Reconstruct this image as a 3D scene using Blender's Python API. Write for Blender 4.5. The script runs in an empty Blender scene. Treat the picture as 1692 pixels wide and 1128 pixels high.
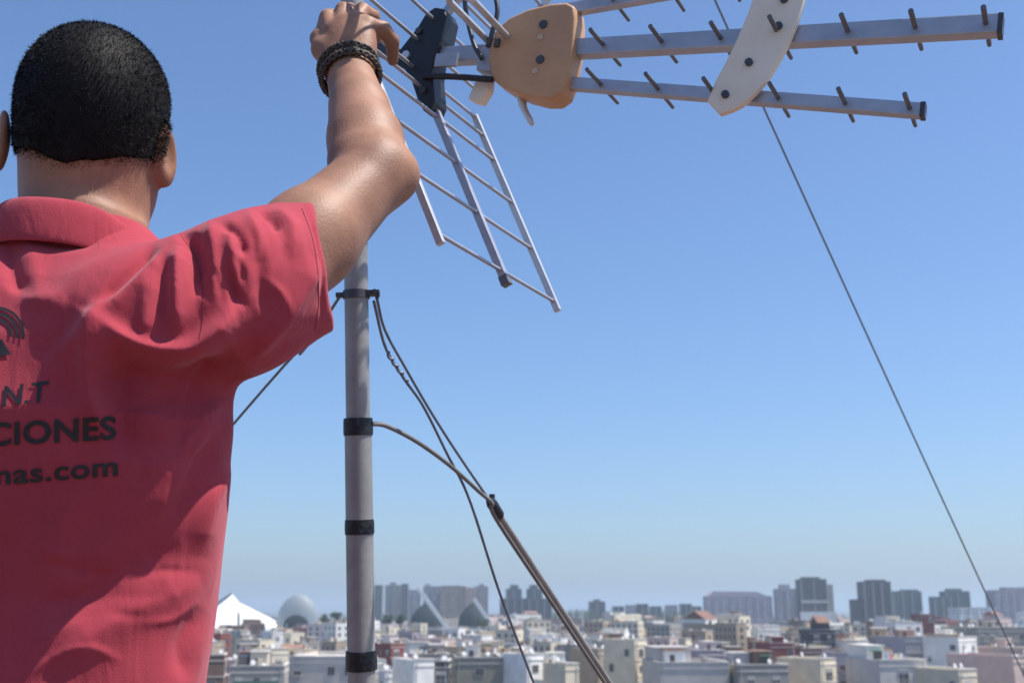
import bpy, bmesh, math, random
import numpy as np
from mathutils import Vector, Matrix
from mathutils.bvhtree import BVHTree

random.seed(7); np.random.seed(7)
scn = bpy.context.scene
COL = scn.collection

# ------------------------------------------------------------------ camera
FPX, CX, CY = 1900.0, 846.0, 564.0            # focal length and centre, in photo pixels
PITCH = math.radians(13.07)
CAM = np.array([0.0, 0.0, 1.15])
cd = bpy.data.cameras.new('camera'); cam = bpy.data.objects.new('camera', cd); COL.objects.link(cam)
cam.location = CAM; cam.rotation_euler = (math.pi/2 + PITCH, 0, 0)
cd.sensor_width = 36; cd.lens = 36*FPX/1692; cd.clip_start = 0.05; cd.clip_end = 60000
cd.dof.use_dof = True; cd.dof.focus_distance = 1.35; cd.dof.aperture_fstop = 10
scn.camera = cam
# ------------------------------------------------------------------ light
SUN = Vector((0.46, -0.05, 0.885)).normalized()  # towards the sun
w = bpy.data.worlds.new('World'); scn.world = w; w.use_nodes = True
nt = w.node_tree; bg = nt.nodes['Background']
sky = nt.nodes.new('ShaderNodeTexSky'); sky.sky_type = 'NISHITA'; sky.sun_disc = False
sky.sun_elevation = math.asin(SUN.z); sky.sun_rotation = math.atan2(SUN.x, SUN.y)
sky.altitude = 0; sky.air_density = 1.0; sky.dust_density = 1.3; sky.ozone_density = 10.0
nt.links.new(sky.outputs[0], bg.inputs[0]); bg.inputs[1].default_value = 0.12
sl = bpy.data.lights.new('sun', 'SUN'); sl.energy = 5.0; sl.angle = math.radians(0.55); sl.color = (1.0, 0.94, 0.86)
so = bpy.data.objects.new('sun', sl); COL.objects.link(so)
so.rotation_euler = SUN.to_track_quat('Z', 'Y').to_euler(); so.location = (6, -4, 12)
scn.view_settings.view_transform = 'Standard'; scn.view_settings.look = 'None'
scn.view_settings.exposure = 0.52; scn.view_settings.gamma = 1.0; scn.view_settings.use_curve_mapping = False

# ------------------------------------------------------------------ geometry helpers
Fv = np.array([0, math.cos(PITCH), math.sin(PITCH)]); Uv = np.array([0, -math.sin(PITCH), math.cos(PITCH)]); Rv = np.array([1.0, 0, 0])
def ray(x, y): return Fv + Rv*((x-CX)/FPX) + Uv*((CY-y)/FPX)
def P(x, y, d): return CAM + d*ray(x, y)                      # photo point at an axial distance
def PY(x, y, Y): r = ray(x, y); return CAM + r*(Y/r[1])        # photo point on a plane Y = const
def to_px(p):
    q = np.asarray(p) - CAM; d = q@Fv
    return CX + FPX*(q@Rv)/d, CY - FPX*(q@Uv)/d, d
V = Vector

MATS = {}
def mat(name, col, rough=0.7, metal=0.0, noise=0.0, scale=8.0, bump=0.0, bscale=60.0, sheen=0.0, sss=0.0, col2=None, spec=0.5, bdist=0.01, objrand=0.0):
    if name in MATS: return MATS[name]
    m = bpy.data.materials.new(name); m.use_nodes = True; t = m.node_tree; b = t.nodes['Principled BSDF']
    b.inputs['Roughness'].default_value = rough; b.inputs['Metallic'].default_value = metal
    b.inputs['Specular IOR Level'].default_value = spec
    c = (*col, 1)
    tc = t.nodes.new('ShaderNodeTexCoord')
    out = None
    if noise or col2:
        n = t.nodes.new('ShaderNodeTexNoise'); n.inputs['Scale'].default_value = scale; n.inputs['Detail'].default_value = 6; n.inputs['Roughness'].default_value = 0.6
        t.links.new(tc.outputs['Object'], n.inputs['Vector'])
        r = t.nodes.new('ShaderNodeValToRGB'); t.links.new(n.outputs[0], r.inputs[0])
        c2 = col2 if col2 else tuple(x*(1-noise) for x in col)
        r.color_ramp.elements[0].position = 0.32; r.color_ramp.elements[1].position = 0.68
        r.color_ramp.elements[0].color = (*c2, 1); r.color_ramp.elements[1].color = c
        out = r.outputs[0]
    if objrand:
        oi = t.nodes.new('ShaderNodeObjectInfo'); hs = t.nodes.new('ShaderNodeHueSaturation')
        mr = t.nodes.new('ShaderNodeMapRange'); mr.inputs[3].default_value = 1-objrand; mr.inputs[4].default_value = 1+objrand
        t.links.new(oi.outputs['Random'], mr.inputs[0]); t.links.new(mr.outputs[0], hs.inputs['Value'])
        if out: t.links.new(out, hs.inputs['Color'])
        else: hs.inputs['Color'].default_value = c
        out = hs.outputs[0]
    if out: t.links.new(out, b.inputs['Base Color'])
    else: b.inputs['Base Color'].default_value = c
    if bump:
        n2 = t.nodes.new('ShaderNodeTexNoise'); n2.inputs['Scale'].default_value = bscale; n2.inputs['Detail'].default_value = 4
        t.links.new(tc.outputs['Object'], n2.inputs['Vector'])
        bp = t.nodes.new('ShaderNodeBump'); bp.inputs['Strength'].default_value = bump; bp.inputs['Distance'].default_value = bdist
        t.links.new(n2.outputs[0], bp.inputs['Height']); t.links.new(bp.outputs[0], b.inputs['Normal'])
    if sheen:
        b.inputs['Sheen Weight'].default_value = sheen; b.inputs['Sheen Roughness'].default_value = 0.45
    if sss:
        b.inputs['Subsurface Weight'].default_value = sss; b.inputs['Subsurface Radius'].default_value = (0.010, 0.004, 0.002); b.inputs['Subsurface Scale'].default_value = 0.6
    MATS[name] = m; return m

def link(name, me, parent=None, mats=()):
    for m in mats: me.materials.append(m)
    o = bpy.data.objects.new(name, me); COL.objects.link(o)
    if parent is not None:
        o.parent = parent; o.matrix_parent_inverse = Matrix.Translation(-parent.location) if False else Matrix.Identity(4)
    return o
def tag(o, label=None, cat=None, group=None, kind=None):
    if label: o['label'] = label
    if cat: o['category'] = cat
    if group: o['group'] = group
    if kind: o['kind'] = kind
    return o
def empty(name, loc=(0, 0, 0), rz=0.0):
    o = bpy.data.objects.new(name, None); COL.objects.link(o); o.location = loc; o.rotation_euler.z = rz; o.empty_display_size = 0.1
    return o

class MB:
    """collects shapes into one mesh; origin is subtracted so that children sit under their Empty"""
    def __init__(s, org=(0, 0, 0)): s.v = []; s.f = []; s.m = []; s.sm = []; s.o = V(org)
    def add(s, vs, fs, mi=0, smooth=False):
        b = len(s.v); s.v += [V(x)-s.o for x in vs]; s.f += [tuple(b+i for i in f) for f in fs]; s.m += [mi]*len(fs); s.sm += [smooth]*len(fs)
    def box(s, lo, hi, mi=0):
        x0, y0, z0 = lo; x1, y1, z1 = hi
        s.add([(x0,y0,z0),(x1,y0,z0),(x1,y1,z0),(x0,y1,z0),(x0,y0,z1),(x1,y0,z1),(x1,y1,z1),(x0,y1,z1)],
              [(0,3,2,1),(4,5,6,7),(0,1,5,4),(1,2,6,5),(2,3,7,6),(3,0,4,7)], mi)
    def obox(s, c, ax, ay, az, mi=0):               # centre and three half axes
        c, ax, ay, az = V(c), V(ax), V(ay), V(az)
        q = [c+ax*i+ay*j+az*k for k in (-1,1) for i, j in ((-1,-1),(1,-1),(1,1),(-1,1))]
        s.add(q, [(0,3,2,1),(4,5,6,7),(0,1,5,4),(1,2,6,5),(2,3,7,6),(3,0,4,7)], mi)
    def bar(s, a, b, wdt, hgt, up=(0,0,1), mi=0):    # rectangular bar from a to b
        a, b = V(a), V(b); d = (b-a); L = d.length; d.normalize(); sd = d.cross(V(up)).normalized(); u = sd.cross(d)
        s.obox((a+b)/2, d*L/2, sd*wdt/2, u*hgt/2, mi)
    def tube(s, pts, r, n=10, mi=0, cap=True, smooth=True):
        pts = [V(p) for p in pts]; rr = r if isinstance(r, (list, tuple)) else [r]*len(pts)
        t0 = (pts[1]-pts[0]).normalized(); nrm = t0.orthogonal().normalized(); vs = []
        for i, p in enumerate(pts):
            t = (pts[min(i+1, len(pts)-1)]-pts[max(i-1, 0)]).normalized()
            nrm = (nrm - t*nrm.dot(t)).normalized(); bn = t.cross(nrm)
            for k in range(n):
                a = 2*math.pi*k/n; vs.append(p + (nrm*math.cos(a)+bn*math.sin(a))*rr[i])
        fs = []
        for i in range(len(pts)-1):
            for k in range(n): fs.append((i*n+k, i*n+(k+1)%n, (i+1)*n+(k+1)%n, (i+1)*n+k))
        s.add(vs, fs, mi, smooth)
        if cap:
            s.add(vs[:n], [tuple(reversed(range(n)))], mi); s.add(vs[-n:], [tuple(range(n))], mi)
    def build(s, name, mats, parent=None, bevel=0.0, seg=2):
        me = bpy.data.meshes.new(name); me.from_pydata([tuple(x) for x in s.v], [], s.f); me.update()
        me.polygons.foreach_set('material_index', s.m); me.polygons.foreach_set('use_smooth', s.sm)
        if bevel:
            bm = bmesh.new(); bm.from_mesh(me); bmesh.ops.remove_doubles(bm, verts=bm.verts, dist=1e-6)
            bmesh.ops.bevel(bm, geom=[e for e in bm.edges if len(e.link_faces) == 2 and e.calc_face_angle(0) > 0.5], offset=bevel, segments=seg, affect='EDGES', profile=0.6)
            bmesh.ops.recalc_face_normals(bm, faces=bm.faces); bm.to_mesh(me); bm.free()
        if not isinstance(mats, (list, tuple)): mats = [mats]
        return link(name, me, parent, mats)
def smooth_path(pts, n=8):
    """Catmull-Rom through the points"""
    p = [V(q) for q in pts]; p = [p[0]*2-p[1]] + p + [p[-1]*2-p[-2]]; out = []
    for i in range(1, len(p)-2):
        for k in range(n):
            t = k/n; a, b, c, d = p[i-1:i+3]
            out.append(0.5*((2*b) + (c-a)*t + (2*a-5*b+4*c-d)*t*t + (3*b-a-3*c+d)*t**3))
    out.append(p[-2]); return out
def prism(mb, poly, vec, mi=0):
    poly = [V(p) for p in poly]; vec = V(vec); n = len(poly)
    vs = poly + [p+vec for p in poly]
    nn = sum(((poly[i]-poly[0]).cross(poly[(i+1) % n]-poly[0]) for i in range(1, n-1)), V((0, 0, 0)))
    fs = [tuple(range(n)), tuple(reversed(range(n, 2*n)))] + [(i, i+n, (i+1) % n+n, (i+1) % n) for i in range(n)]
    if nn.dot(vec) > 0: fs = [tuple(reversed(f)) for f in fs]
    mb.add(vs, fs, mi)

# ------------------------------------------------------------------ signed distance modelling (for the figure)
class Grid:
    def __init__(s, lo, hi, h):
        s.lo = np.array(lo, float); s.h = h; s.n = np.ceil((np.array(hi)-s.lo)/h).astype(int)+1
        s.S = np.full(s.n, 0.2, np.float32)
        s.ax = [(s.lo[i] + h*np.arange(s.n[i])).astype(np.float32) for i in range(3)]
    def block(s, lo, hi):
        a = np.clip(np.floor((np.array(lo)-s.lo)/s.h).astype(int), 0, s.n); b = np.clip(np.ceil((np.array(hi)-s.lo)/s.h).astype(int)+1, 0, s.n)
        sl_ = tuple(slice(i, j) for i, j in zip(a, b))
        return sl_, np.meshgrid(*[s.ax[i][sl_[i]] for i in range(3)], indexing='ij', sparse=True)
    def put(s, sl_, d, k, sub=False):
        a = s.S[sl_]
        if sub: a, d = -a, d
        if k > 0:
            h = np.maximum(k-np.abs(a-d), 0)/k; r = np.minimum(a, d)-h*h*k*0.25
        else: r = np.minimum(a, d)
        s.S[sl_] = -r if sub else r
    def cone(s, a, b, ra, rb, k=0.02, cut=None, sub=False, sq=None):
        a, b = np.array(a, float), np.array(b, float); m = max(ra, rb)+k+0.02
        sl_, (X, Y, Z) = s.block(np.minimum(a, b)-m, np.maximum(a, b)+m)
        ba = b-a; L2 = ba@ba
        t = np.clip(((X-a[0])*ba[0]+(Y-a[1])*ba[1]+(Z-a[2])*ba[2])/L2, 0, 1)
        d = np.sqrt((X-a[0]-t*ba[0])**2+(Y-a[1]-t*ba[1])**2+(Z-a[2]-t*ba[2])**2)-(ra+(rb-ra)*t)
        for (c, n) in (cut or []):
            d = np.maximum(d, (X-c[0])*n[0]+(Y-c[1])*n[1]+(Z-c[2])*n[2])
        s.put(sl_, d.astype(np.float32), k, sub)
    def chain(s, pts, rad, k=0.01):
        for i in range(len(pts)-1): s.cone(pts[i], pts[i+1], rad[i], rad[i+1], k)
    def ell(s, c, r, R=None, k=0.02, cut=None, sub=False):
        c = np.array(c, float); r = np.array(r, float); R = np.eye(3) if R is None else np.array(R); m = r.max()+k+0.02
        sl_, (X, Y, Z) = s.block(c-m, c+m)
        x, y, z = X-c[0], Y-c[1], Z-c[2]
        q = [(R[0, i]*x+R[1, i]*y+R[2, i]*z) for i in range(3)]
        k0 = np.sqrt(sum((q[i]/r[i])**2 for i in range(3))); k1 = np.sqrt(sum((q[i]/r[i]**2)**2 for i in range(3)))+1e-6
        d = k0*(k0-1)/k1
        if cut is not None: d = np.maximum(d, cut(*q))
        s.put(sl_, d.astype(np.float32), k, sub)
    def loft(s, zs, cx, cy, a, b, k=0.03, p=2.3):
        zs = np.array(zs); lo = (np.min(np.array(cx)-a)-0.06, np.min(np.array(cy)-b)-0.06, zs[0]-0.03); hi = (np.max(np.array(cx)+a)+0.06, np.max(np.array(cy)+b)+0.06, zs[-1]+0.03)
        sl_, (X, Y, Z) = s.block(lo, hi)
        I = lambda q: np.interp(Z, zs, q)
        A, B = I(a), I(b); rr = (np.abs((X-I(cx))/A)**p+np.abs((Y-I(cy))/B)**p)**(1/p)
        d = (rr-1)*np.minimum(A, B)
        d = np.maximum(d, np.maximum(zs[0]-Z, Z-zs[-1]))
        s.put(sl_, d.astype(np.float32), k)
    def mesh(s):
        S = s.S; nx, ny, nz = S.shape; ins = S < 0
        cnt = np.zeros((nx-1, ny-1, nz-1), np.int8)
        for dx in (0, 1):
            for dy in (0, 1):
                for dz in (0, 1): cnt += ins[dx:nx-1+dx, dy:ny-1+dy, dz:nz-1+dz]
        act = (cnt > 0) & (cnt < 8); idx = np.argwhere(act); ids = np.full(act.shape, -1, np.int32); ids[act] = np.arange(len(idx))
        cor = np.array([(i, j, k) for i in (0, 1) for j in (0, 1) for k in (0, 1)])
        val = np.stack([S[tuple((idx+c).T)] for c in cor], 1)
        acc = np.zeros((len(idx), 3)); num = np.zeros(len(idx))
        for a in range(8):
            for b in range(a+1, 8):
                if np.abs(cor[a]-cor[b]).sum() != 1: continue
                va, vb = val[:, a], val[:, b]; m = (va < 0) != (vb < 0)
                t = va[m]/(va[m]-vb[m]); acc[m] += cor[a]+(cor[b]-cor[a])*t[:, None]; num[m] += 1
        vs = s.lo + s.h*(idx+acc/num[:, None])
        quads = []
        for ax in range(3):
            o1, o2 = [(1, 2), (2, 0), (0, 1)][ax]
            A = np.moveaxis(ins, ax, 0); e = np.argwhere(A[:-1] != A[1:]); inside_first = A[:-1][tuple(e.T)]
            full = np.zeros_like(e); rest = [i for i in range(3) if i != ax]
            full[:, ax] = e[:, 0]; full[:, rest[0]] = e[:, 1]; full[:, rest[1]] = e[:, 2]
            ok = (full[:, o1] > 0) & (full[:, o2] > 0) & (full[:, o1] < ids.shape[o1]) & (full[:, o2] < ids.shape[o2])
            full = full[ok]; f = inside_first[ok]
            def g(d1, d2):
                q = full.copy(); q[:, o1] -= d1; q[:, o2] -= d2; return ids[tuple(q.T)]
            q = np.stack([g(1, 1), g(0, 1), g(0, 0), g(1, 0)], 1); q[~f] = q[~f][:, ::-1]; quads.append(q)
        return vs, np.concatenate(quads)
def np_mesh(name, vs, qs):
    me = bpy.data.meshes.new(name); me.vertices.add(len(vs)); me.vertices.foreach_set('co', vs.astype(np.float32).ravel())
    me.loops.add(qs.size); me.loops.foreach_set('vertex_index', qs.astype(np.int32).ravel())
    me.polygons.add(len(qs)); me.polygons.foreach_set('loop_start', np.arange(0, qs.size, 4, dtype=np.int32))
    me.update(calc_edges=True); me.validate(); me.polygons.foreach_set('use_smooth', np.ones(len(me.polygons), bool)); me.update()
    return me
def vnormals(vs, qs):
    n = np.cross(vs[qs[:, 2]]-vs[qs[:, 0]], vs[qs[:, 3]]-vs[qs[:, 1]]); out = np.zeros_like(vs)
    for i in range(4): np.add.at(out, qs[:, i], n)
    return out/(np.linalg.norm(out, axis=1)[:, None]+1e-12)
def relax(vs, qs, it=1, lam=0.5):
    for _ in range(it):
        acc = np.zeros_like(vs); c = np.zeros(len(vs))
        for i in range(4):
            np.add.at(acc, qs[:, i], vs[qs[:, (i+1) % 4]]+vs[qs[:, (i+3) % 4]]); np.add.at(c, qs[:, i], 2)
        vs = vs+lam*(acc/c[:, None]-vs)
    return vs

# ================================================================== THE SETTING
GZ = -28.0
M_ground = mat('street_asphalt', (0.13, 0.125, 0.12), 0.9, noise=0.4, scale=0.02)
g = MB(); g.add([(-16000, -2000, GZ), (16000, -2000, GZ), (16000, 26000, GZ), (-16000, 26000, GZ)], [(0, 1, 2, 3)])
tag(g.build('ground', M_ground), kind='structure')
M_deck = mat('roof_tile', (0.16, 0.10, 0.08), 0.85, noise=0.3, scale=3, bump=0.2)
M_render = mat('plaster_cream', (0.50, 0.46, 0.40), 0.9, noise=0.15, scale=0.6)
dk = MB(); dk.box((-4.5, -4.5, -0.3), (5, 7.6, 0.0))
deck = tag(dk.build('roof_terrace', M_deck), kind='structure')
bw = MB(); bw.box((-4.4, -4.4, GZ), (4.9, 7.5, -0.3)); bw.build('wall', M_render, deck)
for a, b in (((-4.5, -4.5, 0), (5, -4.3, .28)), ((-4.5, 7.4, 0), (5, 7.6, .28)), ((-4.5, -4.3, 0), (-4.3, 7.4, .28)), ((4.8, -4.3, 0), (5, 7.4, .28))):
    kb = MB(); kb.box(a, b); kb.build('kerb', M_render, deck)

# ================================================================== THE CITY
R_ = random.Random(11)
WC_ = {'white': ((.86, .84, .79), 'white'), 'cream': ((.76, .67, .51), 'cream'), 'grey': ((.42, .41, .43), 'grey'), 'mauve': ((.47, .41, .44), 'mauve grey'),
       'tan': ((.47, .37, .27), 'tan'), 'pink': ((.68, .52, .46), 'pale pink'), 'brown': ((.24, .15, .12), 'brown'), 'red': ((.26, .075, .065), 'dark red'),
       'olive': ((.34, .33, .27), 'olive grey'), 'slate': ((.075, .073, .082), 'dark slate'), 'teal': ((.105, .125, .135), 'blue grey'), 'lilac': ((.60, .56, .52), 'light grey'), 'stone': ((.40, .37, .33), 'stone grey'), 'green': ((.10, .20, .16), 'green')}
def WM(k): return mat('wall_'+k, WC_[k][0], 0.85, noise=0.22, scale=0.35, objrand=0.10, bump=0.15, bscale=1.5, bdist=0.1)
ROOF = {'terracotta': mat('roof_terracotta', (.27, .15, .11), .9, noise=.35, scale=.5, objrand=.15), 'gravel': mat('roof_gravel', (.40, .38, .36), .95, noise=.3, scale=.5, objrand=.15),
        'pale': mat('roof_pale', (.70, .67, .62), .9, noise=.25, scale=.4, objrand=.1), 'dark': mat('roof_dark', (.11, .11, .12), .9, noise=.3, scale=.5), 'rose': mat('roof_rose', (.46, .30, .28), .9, noise=.3, scale=.5)}
M_glass = mat('window_glass', (.07, .075, .085), .3, spec=.5)
M_shut = mat('window_frame', (.50, .48, .45), .6)
M_metal = mat('roof_metal', (.48, .50, .52), .45, metal=.5)
M_tank = mat('tank_fibre', (.55, .56, .58), .6)
wm = MB(); wm.box((-.62, -.05, -.75), (.62, .02, .75), 1); wm.box((-.70, -.09, -.83), (.70, -.05, -.75), 0); wm.box((-.70, -.09, .75), (.70, -.05, .83), 0)
wm.box((-.70, -.09, -.75), (-.62, -.05, .75), 0); wm.box((.62, -.09, -.75), (.70, -.05, .75), 0); wm.box((-.03, -.08, -.75), (.03, -.05, .75), 0)
_t = wm.build('window', [M_shut, M_glass]); WIN = _t.data; bpy.data.objects.remove(_t)
wm.box((-.61, -.075, .0), (.61, -.052, .75), 0); wm.box((-.85, -.22, -.92), (.85, 0, -.83), 0)
_t = wm.build('window', [M_shut, M_glass]); WIN2 = _t.data; bpy.data.objects.remove(_t)
wm2 = MB(); wm2.box((-.9, -.06, -1.5), (.9, .02, .75), 1); wm2.box((-.98, -.14, .75), (.98, -.02, .95), 0); wm2.box((-.04, -.09, -1.5), (.04, -.06, .75), 0); wm2.box((-.98, -.1, -1.5), (-.9, -.02, .75), 0); wm2.box((.9, -.1, -1.5), (.98, -.02, .75), 0); wm2.box((-.9, -.08, .2), (.9, -.062, .75), 0)
_t = wm2.build('window', [M_shut, M_glass]); WIN3 = _t.data; bpy.data.objects.remove(_t)
BALC = MB(); BALC.box((-1.3, -1.0, -1.62), (1.3, 0, -1.5), 0); BALC.box((-1.3, -1.0, -.62), (1.3, -.95, -.56), 1)
for _i in range(14): BALC.box((-1.29+_i*.197, -.99, -1.5), (-1.27+_i*.197, -.96, -.6), 1)
_t = BALC.build('balcony', [ROOF['pale'], M_metal]); BALM = _t.data; bpy.data.objects.remove(_t)
CLOTH = [mat('laundry_%d' % _i, c_, .9) for _i, c_ in enumerate([(.8, .8, .8), (.25, .35, .55), (.6, .2, .18), (.7, .62, .4)])]
def child(name, me, par, loc=(0, 0, 0), rz=0.0, sc=(1, 1, 1)):
    o = bpy.data.objects.new(name, me); COL.objects.link(o); o.parent = par; o.location = loc; o.rotation_euler.z = rz; o.scale = sc; return o
UNIT = {}
def ubox(m):
    if m.name not in UNIT:
        t = MB(); t.box((-.5, -.5, 0), (.5, .5, 1)); o = t.build('b', m); UNIT[m.name] = o.data; bpy.data.objects.remove(o)
    return UNIT[m.name]
def building(name, label, x0, x1, ytop, D, depth, wall, roof='gravel', rz=0.0, floors=2, near=None, hut=True, clutter=2, group=None, cat='building', parapet=.9, par=None, winw=3.0, balcony=False):
    X0, X1 = PY(x0, 1005, D)[0], PY(x1, 1005, D)[0]; H = PY((x0+x1)/2, ytop, D)[2]-GZ
    ww = (X1-X0); c, s = abs(math.cos(rz)), abs(math.sin(rz)); wd = max((ww-depth*s)/c, ww*.45) if rz else ww; depth = min(depth, (ww-wd*c)/s if s > .05 else depth)
    b = empty(name, ((X0+X1)/2, D+(wd*s+depth*c)/2, GZ), rz); tag(b, label, cat, group)
    a, q = wd/2, depth/2; m = WM(wall); t = MB()
    t.box((-a, -q, 0), (a, q, H-parapet))
    th = .28
    for lo, hi in (((-a, -q), (a, -q+th)), ((-a, q-th), (a, q)), ((-a, -q+th), (-a+th, q-th)), ((a-th, -q+th), (a, q-th))): t.box((*lo, H-parapet), (*hi, H))
    t.build('wall', m, b)
    t = MB(); t.box((-a+th+.01, -q+th+.01, H-parapet-.05), (a-th-.01, q-th-.01, H-parapet+.06)); t.build('roof', ROOF[roof], b)
    t = MB(); t.box((-a-.12, -q-.12, H), (a+.12, -q+th+.05, H+.12)); t.box((a-th-.05, -q+th+.06, H), (a+.12, q+.12, H+.12)); t.build('coping', ROOF['pale'], b)
    zr = H-parapet+.06
    if hut and wd > 6:
        hw, hd, hh = R_.uniform(2.4, min(4.6, wd*.4)), R_.uniform(2.4, min(5, depth*.5)), R_.uniform(2.3, 3.1); hx = R_.uniform(-a+hw/2+.4, a-hw/2-.4); hy = R_.uniform(-q+hd/2+1, q-hd/2-.4)
        hm = m if R_.random() < .5 else WM(R_.choice(['white', 'cream', 'brown', 'grey', 'tan']))
        h_ = child('stair_hut', ubox(hm), b, (hx, hy, zr), 0, (hw, hd, hh)); child('hut_roof', ubox(ROOF[R_.choice(['terracotta', 'gravel', 'pale'])]), b, (hx, hy, zr+hh), 0, (hw+.4, hd+.4, .16))
        if near: child('hut_door', ubox(mat('door_dark', (.09, .07, .06), .6)), b, (hx-hw*.15, hy-hd/2-.03, zr), 0, (.9, .08, 1.95))
    if hut and wd > 8 and R_.random() < .55:
        sx = R_.uniform(.35, .6); ox = R_.choice([-1, 1]); aw = wd*sx; ad = depth*R_.uniform(.4, .7); ah = R_.uniform(2.7, 3.2); axx = ox*(a-aw/2-.5); ayy = q-ad/2-.4
        am = m if R_.random() < .6 else WM(R_.choice(['white', 'cream', 'pink', 'brown']))
        child('attic', ubox(am), b, (axx, ayy, zr), 0, (aw, ad, ah))
        if R_.random() < .14:
            t = MB(); prism(t, [(axx-aw/2-.3, ayy-ad/2-.3, zr+ah), (axx-aw/2-.3, ayy+ad/2+.3, zr+ah), (axx-aw/2-.3, ayy, zr+ah+ad*.22)], (aw+.6, 0, 0)); t.build('tiled_roof', ROOF['terracotta'], b)
        else: child('attic_roof', ubox(ROOF[R_.choice(['terracotta', 'gravel', 'pale', 'pale'])]), b, (axx, ayy, zr+ah), 0, (aw+.5, ad+.5, .2))
        if near: child('attic_door', ubox(M_glass), b, (axx+R_.uniform(-.2, .2)*aw, ayy-ad/2-.03, zr+.05), 0, (1.8, .06, 2.1))
        if R_.random() < .5: 
            cl_ = R_.choice([(.30, .10, .07), (.12, .22, .16), (.55, .45, .28), (.15, .2, .3)]); child('awning', ubox(mat('awning_%d' % int(cl_[0]*100), cl_, .8)), b, (axx, ayy-ad/2-.85, zr+2.25), 0, (aw*.7, 1.6, .08))
    for _ in range(2 if wd > 7 and clutter > 2 else 0):
        hx = R_.uniform(-a+.6, a-.6); child('party_wall', ubox(WM(R_.choice(['white', 'cream', 'white', 'tan', 'brown']))), b, (hx, 0, zr), 0, (.22, depth-.7, R_.uniform(1.0, 1.9)))
    for _ in range(clutter):
        k = R_.random(); cx, cy = R_.uniform(-a+1, a-1), R_.uniform(-q+1, q-1)
        if k < .35: child('chimney', ubox(WM(R_.choice(['brown', 'cream', 'white', 'tan']))), b, (cx, cy, zr), 0, (.7, .55, R_.uniform(1.2, 2.2)))
        elif k < .6: child('air_conditioner', ubox(M_tank), b, (cx, cy, zr), R_.uniform(-.3, .3), (1.0, .5, .85))
        elif k < .8:
            t = MB(); t.tube([(cx, cy, zr), (cx, cy, zr+.9), (cx, cy, zr+1.15)], [.6, .6, .2], 12); t.build('water_tank', M_tank, b)
        else:
            t = MB(); hz = R_.uniform(2.5, 4.5); t.tube([(cx, cy, zr), (cx, cy, zr+hz)], .035, 6); t.box((cx-.6, cy-.02, zr+hz-.3), (cx+.6, cy+.02, zr+hz-.26))
            for i in range(5): t.box((cx-.5+i*.22, cy-.3, zr+hz-.29), (cx-.47+i*.22, cy+.3, zr+hz-.27))
            t.build('roof_aerial', M_metal, b)
    # windows
    nx = max(1, int(wd/winw)); ny = max(1, int(depth/winw)); slots = []
    for fl in range(floors):
        z = H-parapet-1.7-3.0*fl
        if z < 1: break
        for i in range(nx): slots.append(((i+.5)/nx*wd-a, -q, z, 0, fl))
        for i in range(ny): slots.append((a, (i+.5)/ny*depth-q, z, math.pi/2, fl)); slots.append((-a, (i+.5)/ny*depth-q, z, -math.pi/2, fl))
    if near:
        for (x, y, z, r, fl) in slots:
            if R_.random() < .34 or (r < 0 and R_.random() < .7): continue
            k_ = R_.random()
            if k_ < .22 and not balcony:
                child('window', WIN3, b, (x, y, z), r); child('balcony', BALM, b, (x, y, z), r)
            else: child('window', WIN if k_ < .6 else WIN2, b, (x, y, z), r, (R_.choice([.8, 1, 1.15]), 1, R_.choice([.85, 1])))
        for fl in range(floors):
            z = H-parapet-.25-3.0*fl; t = MB(); t.box((-a-.10, -q-.10, z), (a+.10, -q-.005, z+.16)); t.box((a+.005, -q-.1, z), (a+.1, q, z+.16)); t.build('floor_band', ROOF['pale'], b)
        px_ = R_.choice([-1, 1])*(a-.5); t = MB(); t.tube([(px_, -q-.16, max(1, H-14)), (px_, -q-.16, H-.3)], .07, 6); t.build('drain_pipe', M_metal, b)
        if R_.random() < .5 and wd > 6:
            lx = R_.uniform(-a+2.6, a-2.6); t = MB(); ly = -q+R_.uniform(1, max(1.2, depth*.4))
            for e_ in (-2, 2): t.tube([(lx+e_, ly, zr), (lx+e_, ly, zr+1.9)], .03, 5)
            t.tube([(lx-2, ly, zr+1.85), (lx+2, ly, zr+1.85)], .012, 4); ln_ = t.build('washing_line', M_metal, b)
            for k in range(4):
                t = MB(); x_ = lx-1.6+k*.95; t.box((x_, ly-.015, zr+R_.uniform(.7, 1.1)), (x_+R_.uniform(.45, .8), ly+.015, zr+1.84)); t.build('laundry', R_.choice(CLOTH), ln_)
        for _ in range(2):
            dx_, dy_ = R_.uniform(-a+.6, a-.6), R_.uniform(-q+.6, q-.6); t = MB(); t.tube([(dx_, dy_, zr), (dx_, dy_, zr+1.3)], .03, 5); t.tube([(dx_, dy_-.05, zr+1.35), (dx_+.05, dy_-.22, zr+1.42)], [.05, .45], 12); t.build('satellite_dish', M_tank, b)
        if balcony:
            for fl in range(floors):
                z = H-parapet-2.6-3.0*fl
                o = child('balcony', ubox(ROOF['pale']), b, (0, -q-.55, z), 0, (wd*.8, 1.1, .18)); child('railing', ubox(WM(balcony)), b, (0, -q-1.07, z+.18), 0, (wd*.8, .06, .95))
    elif slots:
        t = MB()
        for (x, y, z, r, fl) in slots:
            if R_.random() < .1: continue
            if r == 0: t.box((x-.7, y-.06, z-.8), (x+.7, y+.02, z+.8))
            else: sg = 1 if r > 0 else -1; t.box((min(x-.02*sg, x+.06*sg), y-.7, z-.8), (max(x-.02*sg, x+.06*sg), y+.7, z+.8))
        w_ = t.build('window_rows', M_glass, b); w_['kind'] = 'stuff'
    return b, a, q, H
def addbox(b, name, key, lo, hi, m=None):
    t = MB(); t.box(lo, hi); return t.build(name, m or WM(key), b)

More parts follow.
